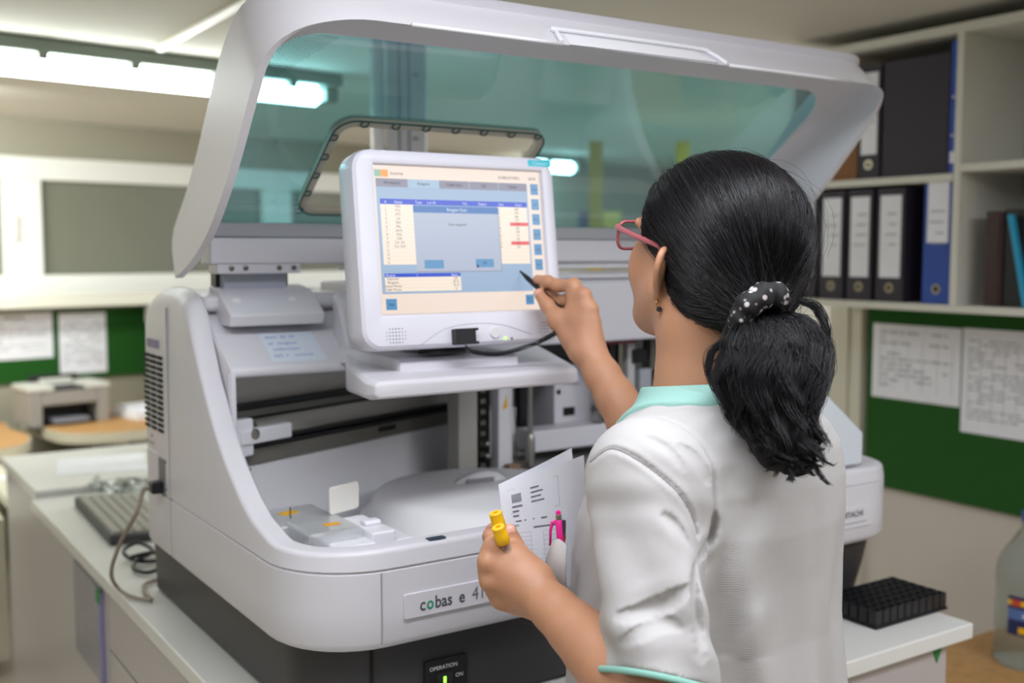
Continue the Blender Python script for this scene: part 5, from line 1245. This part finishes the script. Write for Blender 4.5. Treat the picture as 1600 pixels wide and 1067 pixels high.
# ================================================================ HELD THINGS
# stylus
h_end = V(866, 474, 1.735); sdv = h_end-TIP; L_ = np.linalg.norm(sdv); sdv /= L_
sty = thing('stylus', 'black stylus held in the right hand, its tip on the screen', 'stylus', TIP)
MB().tube([TIP+sdv*.0005, TIP+sdv*.012, TIP+sdv*.02, TIP+sdv*(L_+.01)], [.0012, .0030, .0042, .0045], 14).build('barrel', black, sty, smooth='angle')
MB().tube([TIP+sdv*(L_+.01), TIP+sdv*(L_+.02)], [.0045, .0032], 12).build('end_cap', blackm, sty, smooth='angle')
# its coiled lead back to the holder
p0 = mf(hx, hy-.013, .016); p3 = V(868, 520, 1.71); ctrl = cr([p0, mf(hx+.012, hy-.024, .018), mf(hx+.06, hy-.030, .02), mf(hx+.11, hy-.020, .03), V(850, 530, 1.735), p3], 60)
ctrl = np.array(ctrl); s_ = np.r_[0, np.cumsum(np.linalg.norm(np.diff(ctrl, axis=0), axis=1))]; Lc = s_[-1]; M_ = 1500; ss = np.linspace(0, Lc, M_)
cc = np.stack([np.interp(ss, s_, ctrl[:, i]) for i in range(3)], 1); tg = np.gradient(cc, axis=0); tg /= np.linalg.norm(tg, axis=1)[:, None]
uu = np.cross(tg, MN); uu /= np.linalg.norm(uu, axis=1)[:, None]; vv = np.cross(tg, uu); a = ss/Lc*2*math.pi*58; rr = .0030*np.clip(ss/.012, 0, 1)
tag(MB().tube(list(cc+uu*(np.cos(a)*rr)[:, None]+vv*(np.sin(a)*rr)[:, None]), .0010, 5).build('coiled_lead', black, smooth=True), 'black coiled lead hanging from the pen holder under the screen to the right hand', 'cable')
# blood tubes
def btube(cap_top, cap_bot, end, lab, fill):
    cap_top, cap_bot, end = map(np.array, (cap_top, cap_bot, end)); d = cap_bot-cap_top; d /= np.linalg.norm(d); e = cap_top+d*.095
    t = thing('blood_tube', lab, 'tube', cap_top+d*.05, group='yellow capped blood tubes')
    cl = np.linalg.norm(cap_bot-cap_top)
    MB().lathe([(.0028, .004), (.0032, -.0003), (.0072, -.0003), (.0080, .0006), (.0080, cl*.45), (.0084, cl*.5), (.0084, cl-.001), (.0078, cl), (.0068, cl)], cap_top, 28, axis=d).build('cap', yellow, t, smooth='angle')
    MB().lathe([(.0062, cl-.002), (.0062, .085), (.0045, .092), (.001, .095)], cap_top, 20, axis=d).build('tube', clear, t, smooth=True)
    MB().lathe([(.001, cl+.012), (.0055, cl+.012), (.0055, .084), (.004, .090), (.001, .0925)], cap_top, 18, axis=d).build('serum', mat('serum_amber', srgb(206, 140, 40), .2), t, smooth=True)
    MB().lathe([(.0066, cl+.018), (.0067, cl+.0182), (.0067, cl+.045), (.0066, cl+.0452)], cap_top, 20, axis=d).build('tube_label', paper, t)
btube(V(774, 801, 1.296), V(781, 826, 1.300), None, 'yellow capped blood tube, the rear and higher one of the two in the left hand', 0)
btube(V(778, 823, 1.256), V(787, 848, 1.262), None, 'yellow capped blood tube, the front one of the two in the left hand', 0)
# printed sheets held behind the hand
def held(c00, c10, c11, c01, bulge, label, printed, dz):
    """bilinear sheet between corners (top left, top right, bottom right, bottom left)"""
    a, b, c, d = [np.array(q) for q in (c00, c10, c11, c01)]; n = np.cross(b-a, d-a); n /= np.linalg.norm(n); n = n if n@FW < 0 else -n
    def f(u, v, k=0.): return a*(1-u)*(1-v)+b*u*(1-v)+c*u*v+d*(1-u)*v+n*(bulge*math.sin(math.pi*u)*(1-.4*v)+k)
    m = MB()
    for k, fl in ((0, 0), (-.0004, 1)): m.grid([[f(u, v, k) for u in np.linspace(0, 1, 15)] for v in np.linspace(0, 1, 15)], 0, flip=bool(fl))
    def bar(u0, u1, v0, v1, mi=1): m.add([f(u0, v1, .0005), f(u1, v1, .0005), f(u1, v0, .0005), f(u0, v0, .0005)], [(0, 1, 2, 3)], mi)
    if printed:
        r = random.Random(3)
        for i in range(9):                                           # barcode
            bar(.105+i*.011, .105+i*.011+.006, .155, .245)
        for i in range(4): bar(.30, .30+r.uniform(.06, .2), .13+i*.045, .142+i*.045)
        for i in range(3): bar(.10, .10+r.uniform(.06, .13), .28+i*.05, .295+i*.05)
        bar(.62, .625, .10, .36, 2); bar(.07, .63, .095, .098, 2); bar(.07, .63, .36, .363, 2)
        bar(.10, .95, .48, .505, 2); bar(.30, .62, .52, .535)
        for i in range(4): bar(.12+i*.09, .12+i*.09+.07*r.random(), .44, .452)
        for i in range(9): bar(.12, .55, .57+i*.045, .573+i*.045, 2)
        for u in (.12, .26, .40, .55): bar(u, u+.003, .57, .93, 2)
    return tag(m.build('printed_sheet', [paper, mat('print_black', srgb(118, 120, 132), .8), mat('print_pale', srgb(186, 188, 200), .8)]), label, 'paper')
held(V(779, 757, 1.345), V(912, 711, 1.53), V(925, 905, 1.52), V(796, 893, 1.335), .004, 'printed result sheet with a barcode, the front of the two in her hand', True, 0)
held(V(781, 756, 1.352), V(893, 700, 1.55), V(915, 900, 1.53), V(800, 893, 1.343), .002, 'blank looking white sheet peeping out behind the printed result sheet', False, 0)

# pens in the chest pocket
pt_ = V(872, 797, 1.306); pe = thing('pen', 'pink ballpoint pen clipped in the chest pocket', 'pen', pt_)
pd = V(877, 850, 1.306)-pt_; pd /= np.linalg.norm(pd); pink = mat('pen_pink', srgb(226, 36, 140), .35)
MB().lathe([(.001, 0), (.0032, .0015), (.0032, .006)], pt_, 16, axis=pd).build('push_button', pink, pe, smooth='angle')
MB().lathe([(.0034, .005), (.0038, .006), (.0038, .011), (.0034, .012)], pt_, 16, axis=pd).build('collar', steel, pe, smooth='angle')
MB().lathe([(.0036, .012), (.0048, .014), (.0048, .034), (.0040, .07)], pt_, 18, axis=pd).build('barrel', pink, pe, smooth='angle')
c0_ = pt_+pd*.013; MB().tube([c0_-RT*.004, c0_-RT*.0085+pd*.002, c0_-RT*.0115+pd*.012, c0_-RT*.0135+pd*.030], [.0022, .0022, .0018, .0014], 8).build('clip', pink, pe, smooth=True)
pt_ = V(881, 812, 1.304); pe = thing('pen', 'dark pen beside the pink one in the chest pocket', 'pen', pt_)
pd = V(879, 850, 1.306)-pt_; pd /= np.linalg.norm(pd)
MB().lathe([(.001, 0), (.0026, .001), (.0030, .01), (.0030, .05)], pt_, 14, axis=pd).build('barrel', mat('pen_dark', srgb(60, 56, 70), .3), pe, smooth='angle')
MB().lathe([(.0033, .018), (.0035, .019), (.0035, .023), (.0033, .024)], pt_, 14, axis=pd).build('band', mat('band_red', srgb(150, 50, 40), .4), pe, smooth='angle')

# ================================================================ RIGHT SIDE: SHELVES, BINDERS, BOARD
shm = mat('shelf_laminate', srgb(214, 212, 200), .5)
sf = thing('wall_shelf_unit', 'pale open shelf unit full of binders on the right wall', 'shelf', (2.17, .2, 1.34))
SX0, SX1, SY0, SY1 = 2.018, 2.318, -1.4, 1.015
def shelf(y0, y1, z, th=.02, nm='shelf_board'): return MB().box((SX0, y0, z-th), (SX1-.002, y1, z)).build(nm, shm, sf, bevel=.0015)
shelf(SY0, SY1, 1.355); shelf(SY0, SY1, 2.09, .025)
shelf(.448, SY1-.02, 1.703); shelf(SY0, .426, 1.725)
for y in (SY1-.020, .426, -.55, SY0): MB().box((SX0, y, 1.355), (SX1-.002, y+.02, 2.066)).build('upright_panel', shm, sf, bevel=.0015)
MB().box((SX1-.014, SY0+.02, 1.356), (SX1-.004, .425, 2.065)).build('back_panel', mat('shelf_back', srgb(176, 178, 174), .6), sf)
def binder(y0, y1, z, label, h=.318, mt=None, lab=(.12, .78), dep=.27, x=SX0+.012, tall=None, group='dark binders on the lower shelf'):
    w_ = y1-y0; t = thing('ring_binder', label, 'binder', (x+dep/2, (y0+y1)/2, z), 0, group)
    mt = mt or binderm
    m = MB(); m.box((x, y0, z), (x+.004, y1, z+h)); m.box((x, y0, z), (x+dep, y0+.003, z+h)); m.box((x, y1-.003, z), (x+dep, y1, z+h))
    m.build('cover', mt, t, bevel=.001)
    MB().box((x+.02, y0+.006, z+.01), (x+dep-.01, y1-.006, z+h-.02)).build('pages', paper, t)
    sp = MB().box((x-.0012, y0+w_*.14, z+h*lab[0]+.03), (x+.001, y1-w_*.14, z+h*lab[1]+.05)); m = sp; r = random.Random(int(y0*1000))
    for i in range(4):
        a = y0+w_*(.2+.1*r.random()); m.box((x-.0016, a, z+h*(.50+.09*i)), (x-.0011, a+w_*(.25+.25*r.random()), z+h*(.50+.09*i)+.003), 1)
    m.build('spine_label', [paper, mat('faint_grey_ink', srgb(140, 142, 150), .8)], t)
    c = ((y0+y1)/2, z+h*.125)
    rg = MB().lathe([(.0075, -.001), (.0085, -.003), (.0125, -.003), (.0135, -.001), (.0135, .001)], (x, c[0], c[1]), 24, axis=(-1, 0, 0)); rg = rg.build('finger_ring', mat('ring_brass', srgb(170, 160, 140), .35, metal=.8), t, smooth='angle')
    MB().lathe([(.0075, .0004), (.001, .0004)], (x-.001, c[0], c[1]), 20, axis=(-1, 0, 0)).build('ring_hole', blackm, rg)
    return t
Z1 = 1.3555
lbls = ['dark binder with white spine label, leftmost on the lower shelf, nearest the ponytail', 'dark binder with white spine label, second from the left on the lower shelf',
        'dark binder with white spine label, third from the left on the lower shelf', 'dark binder with white spine label, directly left of the gap before the blue one']
for (a, b), l in zip(((.908, .992), (.806, .898), (.706, .796), (.598, .694)), lbls): binder(a, b, Z1, l)
binder(.450, .540, Z1, 'blue binder with white spine label beside the shelf upright', h=.322, mt=bluem, lab=(.42, .86), group=None)
binder(.690, .765, 1.7035, 'dark binder with white label on the upper shelf beside the raised lid', h=.318, group=None)
tag(MB().box((2.035, .475, 1.7035), (2.30, .688, 2.025)).build('archive_box', binderm, bevel=.003), 'broad black archive box filling the upper shelf', 'box')
tag(MB().box((2.028, .449, 1.7035), (2.28, .468, 2.048)).box((2.0265, .452, 1.73), (2.028, .464, 1.76), 1).box((2.0265, .455, 1.80), (2.028, .462, 1.805), 1).box((2.0265, .455, 1.90), (2.028, .462, 1.905), 1).build('folder', [mat('folder_blue', srgb(20, 70, 170), .5), paper], bevel=.001), 'thin bright blue folder against the upright on the upper shelf', 'folder')
tag(MB().box((2.04, .775, 1.7035), (2.29, .865, 2.02)).box((2.038, .79, 1.84), (2.04, .85, 1.96), 1).build('box_file', [mat('kraft_brown', srgb(136, 92, 54), .7), mat('kraft_label', srgb(190, 170, 150), .7)], bevel=.002), 'brown cardboard file peeping over the raised lid on the upper shelf', 'box')
# books in the right compartment
tag(MB().box((2.05, .318, Z1), (2.27, .366, Z1+.245)).box((2.047, .326, Z1+.002), (2.05, .334, Z1+.243)).build('book', mat('book_brown', srgb(58, 34, 32), .5), bevel=.003), 'dark brown thick book standing left on the lower right shelf', 'book')
tag(MB().box((2.055, .262, Z1), (2.25, .316, Z1+.25)).build('book', black, bevel=.002), 'black book standing between the brown and the cyan one', 'book')
m = MB(); m.hexa([(2.045, .222, Z1), (2.26, .222, Z1), (2.26, .236, Z1), (2.045, .236, Z1), (2.045, .287, Z1+.24), (2.26, .287, Z1+.24), (2.26, .301, Z1+.24), (2.045, .301, Z1+.24)])
m = MB(); m.hexa([(2.03, .232, Z1), (2.045, .232, Z1), (2.045, .246, Z1), (2.03, .246, Z1), (2.03, .282, Z1+.235), (2.045, .282, Z1+.235), (2.045, .296, Z1+.235), (2.03, .296, Z1+.235)])
tag(m.build('book', mat('book_cyan', srgb(30, 150, 190), .5), bevel=.001), 'slim cyan book leaning before the black one on the right shelf', 'book')
tag(MB().box((2.05, .05, Z1), (2.25, .225, Z1+.262)).build('book', mat('book_black', srgb(26, 25, 28), .5), bevel=.002), 'thick black book cut off by the right picture border', 'book')
# right notice board and its sheets
tag(MB().box((2.300, -1.5, .755), (2.318, .925, 1.318)).build('notice_board', mat('green_felt_right', srgb(28, 84, 22), .95, bump=.3, bscale=800, var=.05, vscale=60)), 'big green felt notice board on the right wall beneath the shelf', 'notice board')
sheet('notice_sheet', ((2.299, .905, 1.04), (0, -.312, 0), (0, 0, .232), (-1, 0, 0)), 'landscape white notice at the left corner of the right green board', 'notice', 11, lines=11, table=True)
sheet('notice_sheet', ((2.299, .588, .97), (0, -.23, 0), (0, 0, .305), (-1, 0, 0)), 'portrait sheet on the right green board, cut off by the picture border', 'notice', 12, lines=20, table=True)

# low wooden bench with the bottle
rd_ = thing('low_bench', 'low brown wood bench against the right wall under the big bottle', 'bench', (2.0, -.2, 0))
MB().box((1.62, -1.3, .405), (2.315, .42, .435)).build('seat', wood, rd_, bevel=.003)
for x in (1.66, 2.26):
    for y in (-1.26, .36): MB().box((x, y, 0), (x+.04, y+.04, .405)).build('leg', wood, rd_)
_b = A(1606, 1034, 'z', .4355); BO = np.array([_b[0], _b[1], .4355]); BR = .086
bo = thing('plastic_bottle', 'big clear ribbed plastic bottle with a blue and yellow label on the low bench', 'bottle', BO)
prof = [(.02, .004), (.078, .0), (BR, .010)]+[(BR-.003*(k % 2), .016+.012*k) for k in range(6)]+[(BR-.002, .085), (BR-.002, .20), (BR, .21), (BR, .235), (BR-.004, .262), (BR-.018, .292), (BR-.036, .318), (.036, .340), (.028, .352), (.027, .375)]
bp_ = MB().lathe(prof, BO, 44).build('bottle_body', mat('bottle_clear', srgb(205, 214, 210), .12, trans=.85, ior=1.12), bo, smooth='angle')
MB().lathe([(.0285, .372), (.0295, .374), (.0295, .395), (.001, .396)], BO, 24).build('cap', mat('cap_blue', srgb(60, 90, 150), .5), bo, smooth='angle')
def arcf(u, v, k=0.):
    a0 = math.atan2(CAM[1]-BO[1], CAM[0]-BO[0])+.05; a = a0+u/BR; return BO+np.array([math.cos(a)*(BR-.001+k), math.sin(a)*(BR-.001+k), v])
m = MB()
def lab(u0, u1, v0, v1, mi, k):
    us = np.linspace(u0, u1, 12); m.grid([[arcf(u, v, k) for u in us] for v in (v0, v1)], mi)
# label spans the viewer side; u runs towards the picture's right
lab(-.058, .085, .092, .192, 0, .0006); lab(-.058, .085, .168, .182, 1, .0010); lab(-.058, .085, .132, .160, 2, .0010); lab(-.030, .006, .098, .114, 1, .0012); lab(-.048, -.026, .166, .184, 3, .0014); lab(-.02, .04, .140, .148, 4, .0014)
m.build('bottle_label', [mat('lab_navy', srgb(34, 44, 92), .4), yellow, mat('lab_sky', srgb(88, 120, 178), .4), mat('lab_red', srgb(200, 80, 60), .4), paper], bp_)

# black tube rack on the bench
RK0 = np.array([1.155, -.035]); ra_ = thing('tube_rack', 'black plastic tube rack with rows of square wells on the bench corner', 'rack', (*RK0, .8205))
m = MB(); rx, ry = .105, .064; m.box((RK0[0]-rx, RK0[1]-ry, .8205), (RK0[0]+rx, RK0[1]+ry, .826)); rbse = m.build('rack_base', black, ra_, bevel=.002)
m = MB(); nx, ny = 10, 6; sx_, sy_ = .0200, .0200
for i in range(nx):
    for j in range(ny):
        cx_, cy_ = RK0[0]-rx+.0115+i*(2*rx-.023)/(nx-1), RK0[1]-ry+.0115+j*(2*ry-.023)/(ny-1); r_ = .0085; z0, z1 = .826, .853
        o_ = [(cx_+a*r_, cy_+b*r_) for a, b in ((-1, -1), (1, -1), (1, 1), (-1, 1))]; i_ = [(cx_+a*r_*.78, cy_+b*r_*.78) for a, b in ((-1, -1), (1, -1), (1, 1), (-1, 1))]
        m.grid([[(*p, z0) for p in o_], [(*p, z1) for p in o_], [(*p, z1) for p in i_], [(*p, z0+.004) for p in i_]], closed=True); m.add([(*p, z0+.004) for p in i_], [(0, 1, 2, 3)])
m.build('wells', mat('rack_black', srgb(30, 30, 34), .45), ra_)
# frosted box on top of the analyzer's right end
fb = thing('frosted_box', 'translucent bluish white plastic box resting on the right end of the analyzer', 'box', (1.09, .13, 1.09))
frost = mat('frosted_plastic', srgb(222, 230, 238), .4, trans=.1)
c_ = A(1352, 727, 'z', 1.092)
m = MB(); x1_, y0_ = c_[0], c_[1]
m.prism([(0, 0), (-.13, 0), (-.13, .145), (-.115, .15), (0, .062)], 0, .17, lambda u, v, w_: (x1_+u, y0_+.005+w_, 1.093+v)); m.build('box_body', frost, fb, bevel=.006)
# keyboard and plastic bag behind the machine
kb = thing('keyboard', 'grey computer keyboard lying behind the analyzer on the bench', 'keyboard', (.13, 1.46, .8205), math.radians(88))
m = MB(); m.hexa([(-.23, -.085, 0), (.23, -.085, 0), (.23, .085, 0), (-.23, .085, 0), (-.23, -.085, .012), (.23, -.085, .012), (.23, .085, .026), (-.23, .085, .026)]); m.build('case', mat('keyboard_dark', srgb(66, 66, 70), .5), kb, bevel=.004, local=True)
m = MB()
for i in range(18):
    for j in range(6):
        x, y = -.218+i*.0243, -.075+j*.026; z = .0125+(y+.085)/.17*.014
        m.hexa([(x, y, z), (x+.0215, y, z), (x+.0215, y+.023, z+.001), (x, y+.023, z+.001), (x+.002, y+.002, z+.007), (x+.0195, y+.002, z+.007), (x+.0195, y+.021, z+.008), (x+.002, y+.021, z+.008)])
tag(m.build('keys', mat('key_beige', srgb(176, 174, 164), .6), kb, local=True), kind='stuff')
m = MB(); G_ = 14; rgb = np.random.default_rng(5)
pts = [[(.12+.18*i/G_+.01*rgb.normal(), 1.71+.15*j/G_+.01*rgb.normal(), .822+.006*abs(rgb.normal())+.018*math.sin(i*.9)*math.sin(j*.7)**2*(0 < i < G_)*(0 < j < G_)+.016) for i in range(G_+1)] for j in range(G_+1)]
m.grid(pts); tag(m.build('plastic_bag', glassy('bag_film', (.86, .89, .88, 1), .10, .12), smooth=True), 'crumpled clear plastic bag lying above the keyboard', 'bag')
m = MB().box((.10, 2.02, .8385), (.36, 2.30, .8395), rz=-.2); tag(m.build('paper_sheet', paper), 'loose white sheet lying on the raised rear bench', 'paper')

# tunic pocket with pens
# things on the far open rack seen through the teal screen
fr = thing('storage_rack', 'far storage rack with yellow posts seen through the teal screen', 'rack', (3.2, 3.6, 0))
fp = V(955, 300, 5.0); ux_ = RT*np.array([1, 1, 0]); ux_ /= np.linalg.norm(ux_); uy_ = np.array([-ux_[1], ux_[0], 0]); f0 = np.array([fp[0], fp[1], 0])
def fbx(mb, u0, u1, v0, v1, z0, z1, mi=0):
    g = lambda u, v, z: f0+ux_*u+uy_*v+np.array([0, 0, z]); return mb.hexa([g(u0, v0, z0), g(u1, v0, z0), g(u1, v1, z0), g(u0, v1, z0), g(u0, v0, z1), g(u1, v0, z1), g(u1, v1, z1), g(u0, v1, z1)], mi)
fr.location = (f0[0], f0[1], 0)
for u in (-.10, .30):
    m = MB(); fbx(m, u, u+.06, 0, .04, 0, 2.0); m.build('post', mat('post_yellow', srgb(190, 160, 40), .6), fr)
for z in (.4, .95, 1.52): m = MB(); fbx(m, -.16, .42, .0, .35, z, z+.03); m.build('rack_shelf', mat('rack_grey', srgb(110, 120, 122), .6), fr)
for u, mt, l in ((-.14, mat('crate_blue', srgb(50, 110, 160), .6), 'small blue carton on the far rack left of the post'), (-.03, mat('crate_yellow', srgb(214, 190, 90), .6), 'pale yellow carton on the far rack behind the glasses')):
    m = MB(); fbx(m, u, u+.08, .045, .2, 1.5505, 1.68); tag(m.build('carton', mt), l, 'carton')
